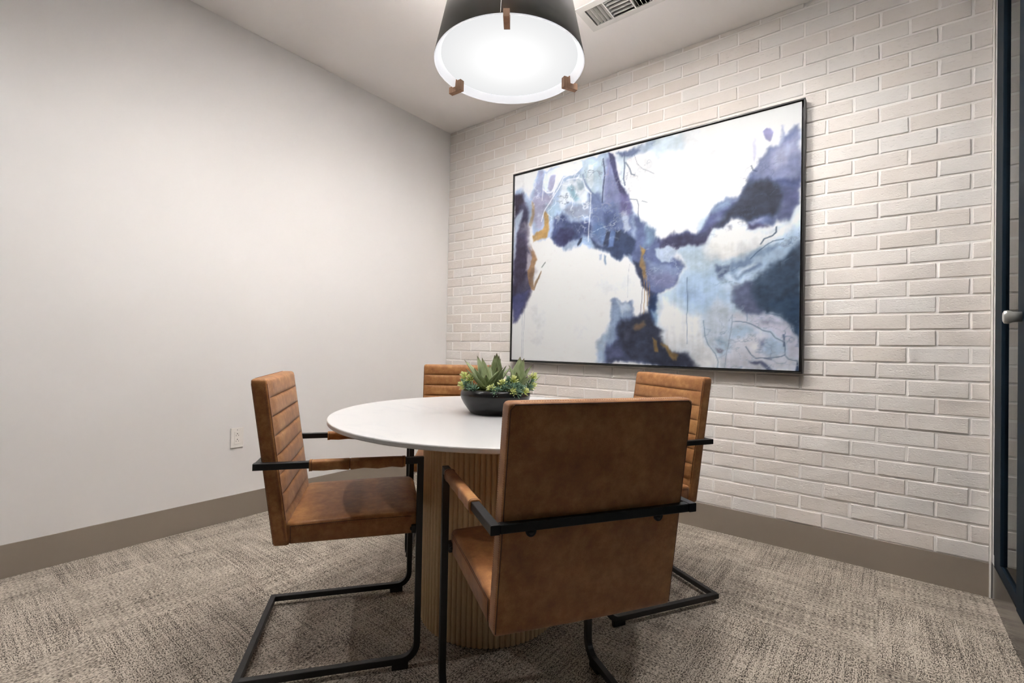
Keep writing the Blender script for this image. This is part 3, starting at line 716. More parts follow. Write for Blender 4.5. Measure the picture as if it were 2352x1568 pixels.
    ('v',(84,100,132),0.9,0.02,0.85,[(0.783,0.4),(0.827,0.411),(0.9,0.459),(0.942,0.497),(1.001,0.538),(1.001,0.487),(0.966,0.438),(0.918,0.392),(0.893,0.342),(0.828,0.328),(0.784,0.348)]),
    ('v',(222,228,234),0.1,0.02,0.8,[(0.783,0.4),(0.827,0.411),(0.9,0.459),(0.942,0.497),(1.001,0.538),(1.001,0.487),(0.966,0.438),(0.918,0.392),(0.893,0.342),(0.828,0.328),(0.784,0.348)]),
    ('v',(78,94,126),0.1,0.02,0.6,[(0.783,0.4),(0.827,0.411),(0.9,0.459),(0.942,0.497),(1.001,0.538),(1.001,0.487),(0.966,0.438),(0.918,0.392),(0.893,0.342),(0.828,0.328),(0.784,0.348)]),
    ('v',(210,220,232),0.9,0.02,0.6,[(0.561,0.535),(0.661,0.519),(0.693,0.419),(0.638,0.332),(0.563,0.356)]),
    ('v',(88,98,130),0.9,0.02,0.5,[(0.868,0.816),(0.996,0.901),(0.999,0.582),(0.87,0.572),(0.737,0.539)]),
    ('v',(96,106,136),0.9,0.02,0.5,[(0.433,0.997),(0.579,0.995),(0.581,0.837),(0.482,0.767)]),
]

# ================================================================== room shell
floor = structure(link('floor', box_mesh('floor', (-0.1, FY - 0.1, -0.06), (RX + 0.10, 0.12, 0.0), M_CARPET)),
                  'flecked beige and brown carpet floor')

# ceiling with the opening of the air vent
VX0, VX1, VY0, VY1 = 1.572, 1.893, -0.598, -0.462
bm = bmesh.new()
xs = [-0.1, VX0, VX1, RX + 0.10]
ys = [FY - 0.1, VY0, VY1, 0.12]
for i in range(3):
    for j in range(3):
        if i == 1 and j == 1:
            continue
        add_box(bm, (xs[i], ys[j], CEIL), (xs[i + 1], ys[j + 1], CEIL + 0.05))
bmesh.ops.remove_doubles(bm, verts=bm.verts[:], dist=1e-5)
ceiling = structure(link('ceiling', bm_mesh('ceiling', bm, M_CEIL)), 'plain off-white ceiling')

wall_left = structure(link('wall_left', box_mesh('wall_left', (-0.1, FY, 0), (0.0, 0.12, CEIL), M_WALL)),
                      'plain off-white painted wall on the left')
wall_front = structure(link('wall_front', box_mesh('wall_front', (-0.1, FY - 0.1, 0), (RX + 0.10, FY, CEIL), M_UNSEEN_DARK)),
                       'unseen wall facing the bricks, dark tone added for shade')
wall_back = structure(link('wall_back', box_mesh('wall_back', (0.0, 0.0038, 0), (RX + 0.10, 0.12, CEIL), M_MORTAR)),
                      'whitewashed brick wall with recessed painted joints')

base_l = structure(link('baseboard_left', box_mesh('baseboard_left', (0.0, FY, 0), (0.005, 0.008, 0.1357), M_BASE, 0.001)),
                   'taupe vinyl base along the painted wall')
base_b = structure(link('baseboard_back', box_mesh('baseboard_back', (0.005, 0.001, 0), (RX, 0.0048, 0.1357), M_BASE, 0.001)),
                   'taupe vinyl base under the brick wall')

# ---- bricks
CW, JX = 0.2001, 0.0095
CH, BH = 0.0725, 0.0635
brick_cells = []
j = 0
while True:
    z1 = 0.204 + CH * j
    z0 = z1 - BH
    if z0 > CEIL - 0.006:
        break
    z1 = min(z1, CEIL - 0.0008)
    x = (0.1690 if j % 2 == 0 else 0.0729) - CW
    while x < RX:
        a, b = x + JX / 2, x + CW - JX / 2
        a, b = max(a, 0.001), min(b, RX - 0.008)
        if b - a > 0.02:
            brick_cells.append((a, b, z0, z1))
        x += CW
    j += 1


def brick_mesh(name, hx, hz, seed):
    r = random.Random(seed)
    bv = 0.0022
    def jt(k=0.0011):
        return r.uniform(-k, k)
    V = []
    cor = [(-hx, -hz), (hx, -hz), (hx, hz), (-hx, hz)]
    jit = [(jt(), jt()) for _ in cor]
    yf = [jt(0.0014) for _ in cor]
    for (x, z), (jx, jz) in zip(cor, jit):
        V.append((x + jx, 0.0095, z + jz))
    for (x, z), (jx, jz), y in zip(cor, jit, yf):
        V.append((x + jx, bv * 0.9 + y, z + jz))
    for (x, z), (jx, jz), y in zip(cor, jit, yf):
        V.append((x + jx - math.copysign(bv, x), y, z + jz - math.copysign(bv, z)))
    F = []
    for s in (0, 4):
        for k in range(4):
            k2 = (k + 1) % 4
            F.append((s + k, s + k2, s + 4 + k2, s + 4 + k))
    F.append((8, 9, 10, 11))
    F.append((3, 2, 1, 0))
    return V, F


ART = (0.69, 2.49, 0.86, 2.21)


def seen_size(c):
    a, b, z0, z1 = c
    mx, mz = (a + b) / 2, (z0 + z1) / 2
    if ART[0] + 0.05 < mx < ART[1] - 0.1 and ART[2] + 0.03 < mz < ART[3] - 0.03:
        return 0.0
    v = Vector((mx, 0, mz)) - CAM_POS
    dist = v.length
    return (b - a) * (z1 - z0) * abs(v.y) / dist ** 3


order = sorted(brick_cells, key=seen_size, reverse=True)
full_meshes = []
for k in range(14):
    V, F = brick_mesh('brick', (CW - JX) / 2, BH / 2, 100 + k)
    full_meshes.append(fix_normals(mesh_from('brick', V, F, M_BRICK)))
part_meshes = {}
rest_V, rest_F = [], []
for n, (a, b, z0, z1) in enumerate(order):
    hx, hz = (b - a) / 2, (z1 - z0) / 2
    y = random.uniform(-0.0022, 0.0018)
    tilt = random.uniform(-0.004, 0.004)
    if n < 300:
        if abs(hx - (CW - JX) / 2) < 1e-4 and abs(hz - BH / 2) < 1e-4:
            me = random.choice(full_meshes)
        else:
            key = (round(hx, 4), round(hz, 4), random.randrange(3))
            if key not in part_meshes:
                V, F = brick_mesh('brick', hx, hz, 500 + len(part_meshes))
                part_meshes[key] = fix_normals(mesh_from('brick', V, F, M_BRICK))
            me = part_meshes[key]
        o = link('brick', me, wall_back, ((a + b) / 2, y, (z0 + z1) / 2))
        o.rotation_euler = (0, tilt, 0)
    else:
        V, F = brick_mesh('brick', hx, hz, 900 + n)
        o0 = len(rest_V)
        rest_V += [(x + (a + b) / 2, yy + y, z + (z0 + z1) / 2) for x, yy, z in V]
        rest_F += [tuple(i + o0 for i in f) for f in F]
rest = link('brick_field', fix_normals(mesh_from('brick_field', rest_V, rest_F, M_BRICK)), wall_back)
rest['kind'] = 'stuff'

# ---- white corner bead at the end of the brick wall
structure(link('trim_1', box_mesh('trim_1', (RX - 0.0075, -0.005, 0), (RX - 0.001, 0.008, CEIL), M_BEAD, 0.001)),
          'thin white corner bead ending the brick wall')

# ---- glazed wall on the right
GB = 0.143          # height of its base
bm = bmesh.new()
add_box(bm, (RX, FY, 0), (RX + 0.10, 0.008, GB))
wall_right = structure(link('wall_right', bm_mesh('wall_right', bm, M_BASED)), 'low curb wall under the teal glazed partition')
link('wall_edge', box_mesh('wall_edge', (RX + 0.001, -0.034, GB), (RX + 0.10, 0.008, CEIL), M_WALL), wall_right)

win = structure(link('window_1', box_mesh('window_1', (RX + 0.002, -0.456, GB), (RX + 0.06, -0.034, GB + 0.042), M_TEAL, 0.002)),
                'fixed glass panel in a dark teal metal frame beside the brick wall')
link('post', box_mesh('post', (RX, -0.165, GB + 0.042), (RX + 0.065, -0.035, CEIL), M_TEAL, 0.002), win)
link('pane', box_mesh('pane', (RX + 0.010, -0.46, GB + 0.042), (RX + 0.016, -0.165, CEIL - 0.05), M_GLASS), win)
link('head_rail', box_mesh('head_rail', (RX + 0.002, -0.456, CEIL - 0.05), (RX + 0.06, -0.165, CEIL), M_TEAL, 0.002), win)

door = structure(link('door_1', box_mesh('door_1', (RX - 0.004, -0.56, GB), (RX + 0.06, -0.458, CEIL), M_TEAL, 0.002)),
                 'glass door with dark teal metal stiles and a pale handle')
link('stile', box_mesh('stile', (RX - 0.004, -1.46, GB), (RX + 0.06, -1.36, CEIL), M_TEAL, 0.002), door)
link('bottom_rail', box_mesh('bottom_rail', (RX - 0.004, -1.36, GB), (RX + 0.06, -0.56, GB + 0.07), M_TEAL, 0.002), door)
link('top_rail', box_mesh('top_rail', (RX - 0.004, -1.36, CEIL - 0.07), (RX + 0.06, -0.56, CEIL), M_TEAL, 0.002), door)
link('pane', box_mesh('pane', (RX + 0.026, -1.36, GB + 0.07), (RX + 0.032, -0.56, CEIL - 0.07), M_GLASS), door)
# handle: a rounded paddle on a neck that stands off the stile
bm = bmesh.new()
hz = 1.098
prof = [(-0.0475, 0.0), (-0.0475, 0.014), (-0.0445, 0.0205), (-0.036, 0.0220), (-0.030, 0.0200), (-0.024, 0.0168), (-0.004, 0.0160)]
rings = []
for dx, r in prof:
    if r == 0:
        continue
    rings.append([(RX + dx, -0.515 + 0.010 * math.cos(a) * (1 if r > 0.016 else 0.8), hz + r * math.sin(a)) for a in [2 * math.pi * k / 20 for k in range(20)]])
V, F = loft(rings)
link('handle', fix_normals(mesh_from('handle', V, F, M_CHROME, True)), door)['label'] = 'pale satin handle'

win2 = structure(link('window_2', box_mesh('window_2', (RX + 0.002, FY, GB), (RX + 0.06, -1.46, GB + 0.042), M_TEAL, 0.002)),
                 'long fixed glass panel in a dark teal frame')
link('head_rail', box_mesh('head_rail', (RX + 0.002, FY, CEIL - 0.05), (RX + 0.06, -1.46, CEIL), M_TEAL, 0.002), win2)
link('pane', box_mesh('pane', (RX + 0.036, FY, GB + 0.042), (RX + 0.042, -1.46, CEIL - 0.05), M_GLASS), win2)

# ================================================================== air vent in the ceiling
vent = thing('air_vent', 'white louvred air vent in the ceiling behind the pendant lamp', 'vent', ((VX0 + VX1) / 2, (VY0 + VY1) / 2, CEIL))


def vlocal(lo, hi, mat, bevel=0.0):
    c = vent.location
    return box_mesh('part', (lo[0] - c.x, lo[1] - c.y, lo[2] - c.z), (hi[0] - c.x, hi[1] - c.y, hi[2] - c.z), mat, bevel)


bm = bmesh.new()
c = vent.location
FX0, FX1, FYa, FYb = 1.535, 1.930, -0.634, -0.430
zt, zb = -0.0005, -0.006
for lo, hi in (((FX0, FYa), (FX1, VY0)), ((FX0, VY1), (FX1, FYb)), ((FX0, VY0), (VX0, VY1)), ((VX1, VY0), (FX1, VY1))):
    add_box(bm, (lo[0] - c.x, lo[1] - c.y, zb), (hi[0] - c.x, hi[1] - c.y, zt))
bmesh.ops.remove_doubles(bm, verts=bm.verts[:], dist=1e-5)
link('flange', bm_mesh('flange', bm, M_VENT), vent)
bm = bmesh.new()
e = 0.004
for lo, hi in (((VX0 - e, VY0 - e, 2.700), (VX1 + e, VY0, 2.80)), ((VX0 - e, VY1, 2.700), (VX1 + e, VY1 + e, 2.80)),
               ((VX0 - e, VY0, 2.700), (VX0, VY1, 2.80)), ((VX1, VY0, 2.700), (VX1 + e, VY1, 2.80)),
               ((VX0 - e, VY0 - e, 2.80), (VX1 + e, VY1 + e, 2.81))):
    add_box(bm, (lo[0] - c.x, lo[1] - c.y, lo[2] - c.z), (hi[0] - c.x, hi[1] - c.y, hi[2] - c.z))
link('duct', bm_mesh('duct', bm, M_DARK), vent)
D1, D2 = 1.672, 1.793


def blade_profile(w, h, lean):
    """curved louvre section: (offset, z) pairs"""
    out = []
    for k in range(6):
        t = k / 5
        out.append((lean * w * (t ** 2), -0.004 + h * (1 - t) - 0.003 * t))
    return out


def blade(axis, at, lo, hi, lean):
    sec = blade_profile(0.0115, 0.020, lean)
    th = 0.0012
    A, B = [], []
    for d, z in sec:
        A.append((d, z))
    for d, z in reversed(sec):
        B.append((d + th, z))
    ring = A + B
    def pt(d, s, z):
        return (at + d - c.x, s - c.y, z) if axis == 'y' else (s - c.x, at + d - c.y, z)
    V, F = loft([[pt(d, lo, z) for d, z in ring], [pt(d, hi, z) for d, z in ring]])
    link('blade', fix_normals(mesh_from('blade', V, F, M_VENT, False)), vent)


for k in range(5):
    blade('y', VX0 + 0.016 + k * 0.0195, VY0, VY1, -0.55)
for k in range(5):
    blade('x', VY0 + 0.016 + k * 0.0262, D1 + 0.004, D2 - 0.004, -0.7)
for k in range(5):
    blade('y', D2 + 0.010 + k * 0.0195, VY0, VY1, 0.9)
for x in (D1, D2):
    link('divider', vlocal((x - 0.003, VY0, CEIL - 0.006), (x + 0.003, VY1, CEIL + 0.02), M_VENT), vent)

# ================================================================== wall outlet
outlet = thing('wall_outlet', 'white duplex wall outlet low on the plain wall', 'outlet', (0.0, -1.570, 0.446))
link('cover_plate', box_mesh('cover_plate', (0.0003, -0.0325, -0.054), (0.0058, 0.0325, 0.054), M_PLATE, 0.0018, 2), outlet)
rec = link('receptacle', box_mesh('receptacle', (0.003, -0.0155, -0.0335), (0.0072, 0.0155, 0.0335), M_PLATE, 0.0007), outlet)
for zc in (0.0155, -0.0155):
    bm = bmesh.new()
    add_lathe(bm, [(0.0, 0.0), (0.0024, 0.0), (0.0024, 0.0012), (0.0, 0.0012)], 12)
    bmesh.ops.rotate(bm, verts=bm.verts[:], cent=(0, 0, 0), matrix=Matrix.Rotation(math.pi / 2, 3, 'Y'))
    bmesh.ops.translate(bm, verts=bm.verts[:], vec=(0.0066, 0, zc + 0.0065))
    link('ground_hole', bm_mesh('ground_hole', bm, M_SLOT), rec)
    for s in (-1, 1):
        link('slot', box_mesh('slot', (0.0066, s * 0.0062 - 0.0008, zc - 0.0065), (0.0074, s * 0.0062 + 0.0008, zc + 0.0005), M_SLOT), rec)
link('screw', box_mesh('screw', (0.0055, -0.0016, 0.0405), (0.0063, 0.0016, 0.0437), M_SLOT, 0.0004), outlet)

# ================================================================== painting
AX0, AX1, AZ0, AZ1 = 0.695, 2.486, 0.868, 2.206
art = thing('framed_painting', 'large abstract painting in blue, white and gold in a thin black frame', 'painting', ((AX0 + AX1) / 2, -0.004, AZ0))
ac = art.location


def abox(bm, lo, hi, bevel=0.0):
    add_box(bm, (lo[0] - ac.x, lo[1] - ac.y, lo[2] - ac.z), (hi[0] - ac.x, hi[1] - ac.y, hi[2] - ac.z), bevel)


def frame_bar(name, quad):
    """mitred bar: outer edge a->b, inner edge c->d in the wall plane (x, z)"""
    V = []
    for y in (-0.047, -0.006):
        V += [(x - ac.x, y - ac.y, z - ac.z) for x, z in quad]
    F = [(0, 1, 2, 3), (7, 6, 5, 4), (0, 4, 5, 1), (1, 5, 6, 2), (2, 6, 7, 3), (3, 7, 4, 0)]
    bm = bmesh.new()
    vs = [bm.verts.new(v) for v in V]
    for f in F:
        bm.faces.new([vs[i] for i in f])
    bmesh.ops.bevel(bm, geom=bm.edges[:], offset=0.0008, segments=1, affect='EDGES')
    link(name, bm_mesh(name, bm, M_FRAME), art)


fw_ = 0.0075
frame_bar('frame_bar', [(AX0, AZ0), (AX1, AZ0), (AX1 - fw_, AZ0 + fw_), (AX0 + fw_, AZ0 + fw_)])
frame_bar('frame_bar', [(AX0, AZ1), (AX1, AZ1), (AX1 - fw_, AZ1 - fw_), (AX0 + fw_, AZ1 - fw_)])
frame_bar('frame_bar', [(AX0, AZ0), (AX0, AZ1), (AX0 + fw_, AZ1 - fw_), (AX0 + fw_, AZ0 + fw_)])
frame_bar('frame_bar', [(AX1, AZ0), (AX1, AZ1), (AX1 - fw_, AZ1 - fw_), (AX1 - fw_, AZ0 + fw_)])
bm = bmesh.new()
abox(bm, (AX0 + fw_ - 0.001, -0.014, AZ0 + fw_ - 0.001), (AX1 - fw_ + 0.001, -0.007, AZ1 - fw_ + 0.001))
link('backing', bm_mesh('backing', bm, M_FRAME), art)

# the canvas: a fine grid whose vertex colours are the painted washes, blots and lines
CX0, CX1, CZ0, CZ1 = 0.704, 2.470, 0.881, 2.195
NU, NV = 420, 312


def vnoise(u, v, seed, oct=4, base=4.0):
    rng = np.random.RandomState(seed)
    out = np.zeros_like(u)
    amp, tot = 1.0, 0.0
    f = base
    for o in range(oct):
        n = int(f * 1.6) + 3
        g = rng.rand(n, n)
        x = u * f
        y = v * f
        xi = np.clip(np.floor(x).astype(int), 0, n - 2)
        yi = np.clip(np.floor(y).astype(int), 0, n - 2)
        fx = np.clip(x - xi, 0, 1)
        fy = np.clip(y - yi, 0, 1)
        fx = fx * fx * (3 - 2 * fx)
        fy = fy * fy * (3 - 2 * fy)
        out += amp * ((g[yi, xi] * (1 - fx) + g[yi, xi + 1] * fx) * (1 - fy) + (g[yi + 1, xi] * (1 - fx) + g[yi + 1, xi + 1] * fx) * fy)
        tot += amp
        amp *= 0.55
        f *= 2.1
    return out / tot


def paint():
    asp = (CX1 - CX0) / (CZ1 - CZ0)
    U, Vv = np.meshgrid(np.linspace(0, 1, NU), np.linspace(0, 1, NV))
    n1 = vnoise(U, Vv, 1, 5, 6) - 0.5
    n2 = vnoise(U, Vv, 2, 5, 6) - 0.5
    n3 = vnoise(U, Vv, 3, 5, 9)
    n4 = vnoise(U, Vv, 5, 3, 60)
    n5 = vnoise(U, Vv, 8, 4, 13)
    n6 = vnoise(U, Vv, 9, 4, 22)
    drip = vnoise(U, Vv * 0.22, 12, 3, 46) - 0.5
    fine = vnoise(U, Vv, 13, 3, 34) - 0.5
    streak = vnoise(U, Vv * 0.08, 6, 3, 90) - 0.5
    img = np.zeros((NV, NU, 3))
    img[:] = np.array((228, 227, 227))
    img += ((n3 - 0.5) * 10)[..., None]

    def sd(pts, X, Y):
        """signed distance to polygon, negative inside"""
        P = np.array(pts)
        d = np.full(X.shape, 9.0)
        ins = np.zeros(X.shape, bool)
        for a, b in zip(P, np.roll(P, -1, 0)):
            ax, ay, bx, by = a[0] * asp, a[1], b[0] * asp, b[1]
            ex, ey = bx - ax, by - ay
            L2 = ex * ex + ey * ey + 1e-12
            t = np.clip(((X - ax) * ex + (Y - ay) * ey) / L2, 0, 1)
            d = np.minimum(d, np.hypot(X - ax - t * ex, Y - ay - t * ey))
            c1 = (ay > Y) != (by > Y)
            xin = (bx - ax) * (Y - ay) / ((by - ay) if abs(by - ay) > 1e-9 else 1e-9) + ax
            ins ^= c1 & (X < xin)
        return np.where(ins, -d, d)

    def ld(pts, X, Y):
        P = np.array(pts)
        d = np.full(X.shape, 9.0)
        for a, b in zip(P[:-1], P[1:]):
            ax, ay, bx, by = a[0] * asp, a[1], b[0] * asp, b[1]
            ex, ey = bx - ax, by - ay
            L2 = ex * ex + ey * ey + 1e-12
            t = np.clip(((X - ax) * ex + (Y - ay) * ey) / L2, 0, 1)
            d = np.minimum(d, np.hypot(X - ax - t * ex, Y - ay - t * ey))
        return d

    for kind, col, soft, warp, al, pts in LAYERS:
        u0, u1 = min(p[0] for p in pts) - 0.09, max(p[0] for p in pts) + 0.09
        v0, v1 = min(p[1] for p in pts) - 0.11, max(p[1] for p in pts) + 0.11
        i0, i1 = max(0, int(u0 * NU)), min(NU, int(u1 * NU) + 1)
        j0, j1 = max(0, int(v0 * NV)), min(NV, int(v1 * NV) + 1)
        if i1 <= i0 or j1 <= j0:
            continue
        sl = (slice(j0, j1), slice(i0, i1))
        lm = 0.3 * col[0] + 0.5 * col[1] + 0.2 * col[2]
        ds = 0.0 if col[0] > col[2] + 20 else 0.10
        col = tuple(q + (lm - q) * ds for q in col)
        soft = soft * (0.85 if kind == 'p' else 1.0)
        X = U[sl] * asp + n1[sl] * warp * 1.5 + fine[sl] * min(warp, 0.03) * 0.55
        Y = Vv[sl] + n2[sl] * warp * 1.5 + drip[sl] * min(warp, 0.03) * 1.1
        if kind == 'p':
            d = sd(pts, X, Y) + (n3[sl] - 0.5) * soft * 1.2
            a = np.clip(0.5 - d / (soft * 1.25), 0, 1)
            a = a * a * (3 - 2 * a) * al * np.clip(0.80 + 0.45 * n5[sl] + 0.6 * (n6[sl] - 0.5), 0, 1)
            tone = 1 + (n3[sl] - 0.5) * 0.34 + streak[sl] * 0.10
            c = np.array(col)[None, None, :] * tone[..., None]
        elif kind == 'v':
            d = sd(pts, X, Y)
            a = np.clip(0.5 - d / 0.06, 0, 1) * al
            nz = (n5 if soft < 0.5 else n6)[sl]
            rid = np.clip(1 - np.abs(nz - 0.5 - 0.06 * n1[sl]) / (0.016 + 0.030 * n3[sl]), 0, 1)
            a = a * rid * np.clip((n6[sl] if soft < 0.5 else n5[sl]) * 2.6 - 0.7, 0, 1)
            c = np.array(col)[None, None, :] * np.ones(X.shape)[..., None]
        else:
            d = ld(pts, X, Y)
            wv = soft * 1.25
            a = np.clip(1.25 - d / wv, 0, 1) * al * np.clip(0.45 + n3[sl] * 1.1, 0, 1)
            c = np.array(col)[None, None, :] * np.ones(X.shape)[..., None]
        img[sl] = img[sl] * (1 - a[..., None]) + c * a[..., None]
    # granulation of the washes and weave, stronger in the dark paint
    lum = img.mean(2) / 255.0
    g = (n4 - 0.5) * (0.34 - 0.30 * lum) + (n6 - 0.5) * (0.42 - 0.42 * lum)
    img = img * (1 + g[..., None])
    img = np.clip(img, 10, 238) / 255.0
    lum = img @ np.array((0.30, 0.50, 0.20))
    warm = np.clip((img[..., 0] - img[..., 2]) / 0.10, 0, 1)
    ds = np.clip((0.80 - lum) / 0.25, 0, 1) * 0.16 * (1 - warm)
    img = img + (lum[..., None] - img) * ds[..., None]
    m = np.clip((img[..., 2] - img[..., 0]) / 0.12, 0, 1)
    img[..., 0] -= 0.020 * m
    img[..., 1] -= 0.004 * m
    img = np.clip(img + (img - 0.74) * 0.16, 0.05, 0.90)
    lin = np.where(img <= 0.04045, img / 12.92, ((img + 0.055) / 1.055) ** 2.4)
    return lin * np.array((0.83, 0.855, 0.87))


lin = paint()
gx, gz = np.meshgrid(np.linspace(CX0, CX1, NU) - ac.x, np.linspace(CZ0, CZ1, NV) - ac.z)
P = np.stack([gx, np.full_like(gx, -0.037 - ac.y), gz], -1).reshape(-1, 3)
idx = np.arange(NU * NV).reshape(NV, NU)
Q = np.stack([idx[:-1, :-1], idx[:-1, 1:], idx[1:, 1:], idx[1:, :-1]], -1).reshape(-1, 4)
me = bpy.data.meshes.new('canvas')
me.vertices.add(len(P))
me.vertices.foreach_set('co', P.ravel())
me.loops.add(Q.size)
me.loops.foreach_set('vertex_index', Q.ravel())
me.polygons.add(len(Q))
me.polygons.foreach_set('loop_start', np.arange(0, Q.size, 4))
me.polygons.foreach_set('loop_total', np.full(len(Q), 4))
me.update(calc_edges=True)
me.validate()
att = me.color_attributes.new('paint', 'FLOAT_COLOR', 'POINT')
rgba = np.ones((NU * NV, 4), np.float32)
rgba[:, :3] = lin.reshape(-1, 3)
att.data.foreach_set('color', rgba.ravel())
me.materials.append(M_CANVAS)
link('canvas', me, art)['label'] = 'canvas painted with navy, lilac and pale blue washes on white'
bm = bmesh.new()
abox(bm, (CX0, -0.0365, CZ0), (CX1, -0.015, CZ1))
link('stretcher', bm_mesh('stretcher', bm, M_CANVASEDGE), art)

# ================================================================== pendant lamp
PX, PY, PZ, PR, PK, PH = 1.684, -1.340, 2.02, 0.277, 0.215, 0.36
lamp = thing('pendant_lamp', 'large black cone pendant lamp with a glowing white diffuser over the table', 'lamp', (PX, PY, PZ))
th = 0.004
DR = 0.2520


def cone_r(z):
    return PR - PK * z


bm = bmesh.new()
add_lathe(bm, [(cone_r(0.0), 0.0), (cone_r(PH), PH), (cone_r(PH) - th, PH), (cone_r(0.0) - th * 0.5, 0.0)], 96, close=True)
link('shade', bm_mesh('shade', bm, M_SHADE, True), lamp)
bm = bmesh.new()
add_lathe(bm, [(cone_r(0.030) - th * 1.1, 0.030), (cone_r(PH) - th * 1.1, PH - 0.001), (cone_r(PH) - th * 1.5, PH - 0.001), (cone_r(0.030) - th * 1.5, 0.030)], 64, close=True)
link('lining', bm_mesh('lining', bm, M_SHADE, True), lamp)
bm = bmesh.new()
add_lathe(bm, [(cone_r(0.0) - 0.0002, -0.0035), (cone_r(0.0) - th * 0.6, 0.0005), (cone_r(0.024) - th * 1.1, 0.024), (DR - 0.012, 0.024), (DR - 0.012, 0.0230), (cone_r(0.023) - th * 1.6, 0.0230), (cone_r(0.0) - th * 1.5, -0.0035)], 96, close=True)
link('liner', bm_mesh('liner', bm, M_LINER, True), lamp)['label'] = 'white inner rim of the shade'
bm = bmesh.new()
add_lathe(bm, [(0.0, 0.0170), (0.08, 0.0170), (0.16, 0.0170), (DR - 0.002, 0.0170), (DR, 0.0182), (DR, 0.0225), (0.0, 0.0225)], 96)
link('diffuser', bm_mesh('diffuser', bm, m_emit_disc(PX, PY, DR)), lamp)['label'] = 'glowing white diffuser disc'
for ang in (-53.5, -177.6, 63.4):
    bm = bmesh.new()
    w = 0.0100
    prof = [(0.2330, 0.0164), (0.2330, -0.0250), (0.2950, -0.0250), (0.2950, 0.0), (0.2790, 0.0), (0.2790, -0.0055), (0.2620, -0.0055),
            (0.2590, 0.0225), (0.2526, 0.0225), (0.2526, 0.0164)]
    A = [bm.verts.new((r, -w, z)) for r, z in prof]
    B = [bm.verts.new((r, w, z)) for r, z in prof]
    n = len(prof)
    bm.faces.new(A)
    bm.faces.new(B[::-1])
    for k in range(n):
        bm.faces.new((A[k], B[k], B[(k + 1) % n], A[(k + 1) % n]))
    o = link('wooden_clip', bm_mesh('wooden_clip', bm, M_CLIP), lamp)
    o.rotation_euler = (0, 0, math.radians(ang))
# joint of the sheet that forms the shade
bm = bmesh.new()
a0 = math.radians(-57.5)
add_tube(bm, [((cone_r(z) + 0.0006) * math.cos(a0), (cone_r(z) + 0.0006) * math.sin(a0), z) for z in (0.001, PH - 0.001)], 0.0007, 6)
link('shade_joint', bm_mesh('shade_joint', bm, M_VENT), lamp)
bm = bmesh.new()
rt = cone_r(PH)
for k in range(3):
    a = 2 * math.pi * k / 3
    add_tube(bm, [((rt - 0.004) * math.cos(a), (rt - 0.004) * math.sin(a), PH - 0.01), (0, 0, PH - 0.01)], 0.004, 6)
link('spider', bm_mesh('spider', bm, M_SHADE), lamp)
bm = bmesh.new()
add_tube(bm, [(0, 0, PH - 0.02), (0, 0, CEIL - PZ - 0.024)], 0.006, 10)
link('rod', bm_mesh('rod', bm, M_SHADE), lamp)
bm = bmesh.new()
add_lathe(bm, [(0, CEIL - PZ - 0.001), (0.065, CEIL - PZ - 0.001), (0.065, CEIL - PZ - 0.02), (0.058, CEIL - PZ - 0.025), (0, CEIL - PZ - 0.025)], 40)
link('canopy', bm_mesh('canopy', bm, M_SHADE, False), lamp)

# ================================================================== round table
TX, TY, TH_, TR = 1.634, -1.342, 0.722, 0.622
TCX, TCY = 1.666, -1.309
table = thing('round_table', 'round white marble table on a ribbed oak drum base', 'table', (TX, TY, 0))
bm = bmesh.new()
tt = 0.0155
prof = [(0, TH_)] + [(TR - 0.0035, TH_), (TR - 0.001, TH_ - 0.001), (TR, TH_ - 0.0035), (TR, TH_ - tt + 0.003), (TR - 0.0015, TH_ - tt + 0.0008), (TR - 0.004, TH_ - tt), (0, TH_ - tt)]
add_lathe(bm, prof, 160, (TCX - TX, TCY - TY, 0))
link('tabletop', bm_mesh('tabletop', bm, M_MARBLE), table)['label'] = 'thin white marble top with faint grey veins'
bm = bmesh.new()
BR = 0.250
add_lathe(bm, [(0, 0.002), (BR - 0.0085, 0.002), (BR - 0.0085, TH_ - tt), (0, TH_ - tt)], 84)
link('pedestal', bm_mesh('pedestal', bm, M_CORE), table)
NB = 84
rb = math.pi * (BR - 0.004) / NB
ring = [(-0.002, rb * 1.0)]
ring = [(-0.001, -rb)] + [(rb * math.sin(a) * 0.98, -rb * math.cos(a)) for a in [math.pi * k / 8 for k in range(9)]] + [(-0.001, rb)]
r0 = BR - rb
V, F = loft([[(r0 + x, y, 0.001) for x, y in ring], [(r0 + x, y, TH_ - tt) for x, y in ring]])
bat_me = fix_normals(mesh_from('batten', V, F, M_OAK, False))
for k in range(NB):
    o = link('batten', bat_me, table)
    o.rotation_euler = (0, 0, 2 * math.pi * k / NB)

# ================================================================== planter with succulents
pot = thing('planter_bowl', 'low black bowl planted with agave and yellow-green sedum on the marble table', 'plant', (1.636, -1.326, TH_ + 0.0004))
bm = bmesh.new()
prof = [(0, 0.0), (0.088, 0.0), (0.094, 0.003), (0.106, 0.018), (0.119, 0.036), (0.128, 0.053), (0.1315, 0.066), (0.1310, 0.076),
        (0.1270, 0.085), (0.1215, 0.0905), (0.1180, 0.0915), (0.1155, 0.0895), (0.1155, 0.070), (0, 0.070)]
add_lathe(bm, prof, 72)
link('bowl', bm_mesh('bowl', bm, M_BLACKPOT, True), pot)
bm = bmesh.new()
rg = random.Random(3)
NR, NA = 12, 60
rows = []
for i in range(NR + 1):
    r = 0.1150 * i / NR
    if i == 0:
        rows.append([bm.verts.new((0, 0, 0.094))])
    else:
        rows.append([bm.verts.new((r * math.cos(2 * math.pi * k / NA), r * math.sin(2 * math.pi * k / NA), 0.084 + 0.010 * (1 - i / NR) + rg.uniform(-0.003, 0.004))) for k in range(NA)])
for k in range(NA):
    bm.faces.new((rows[0][0], rows[1][k], rows[1][(k + 1) % NA]))
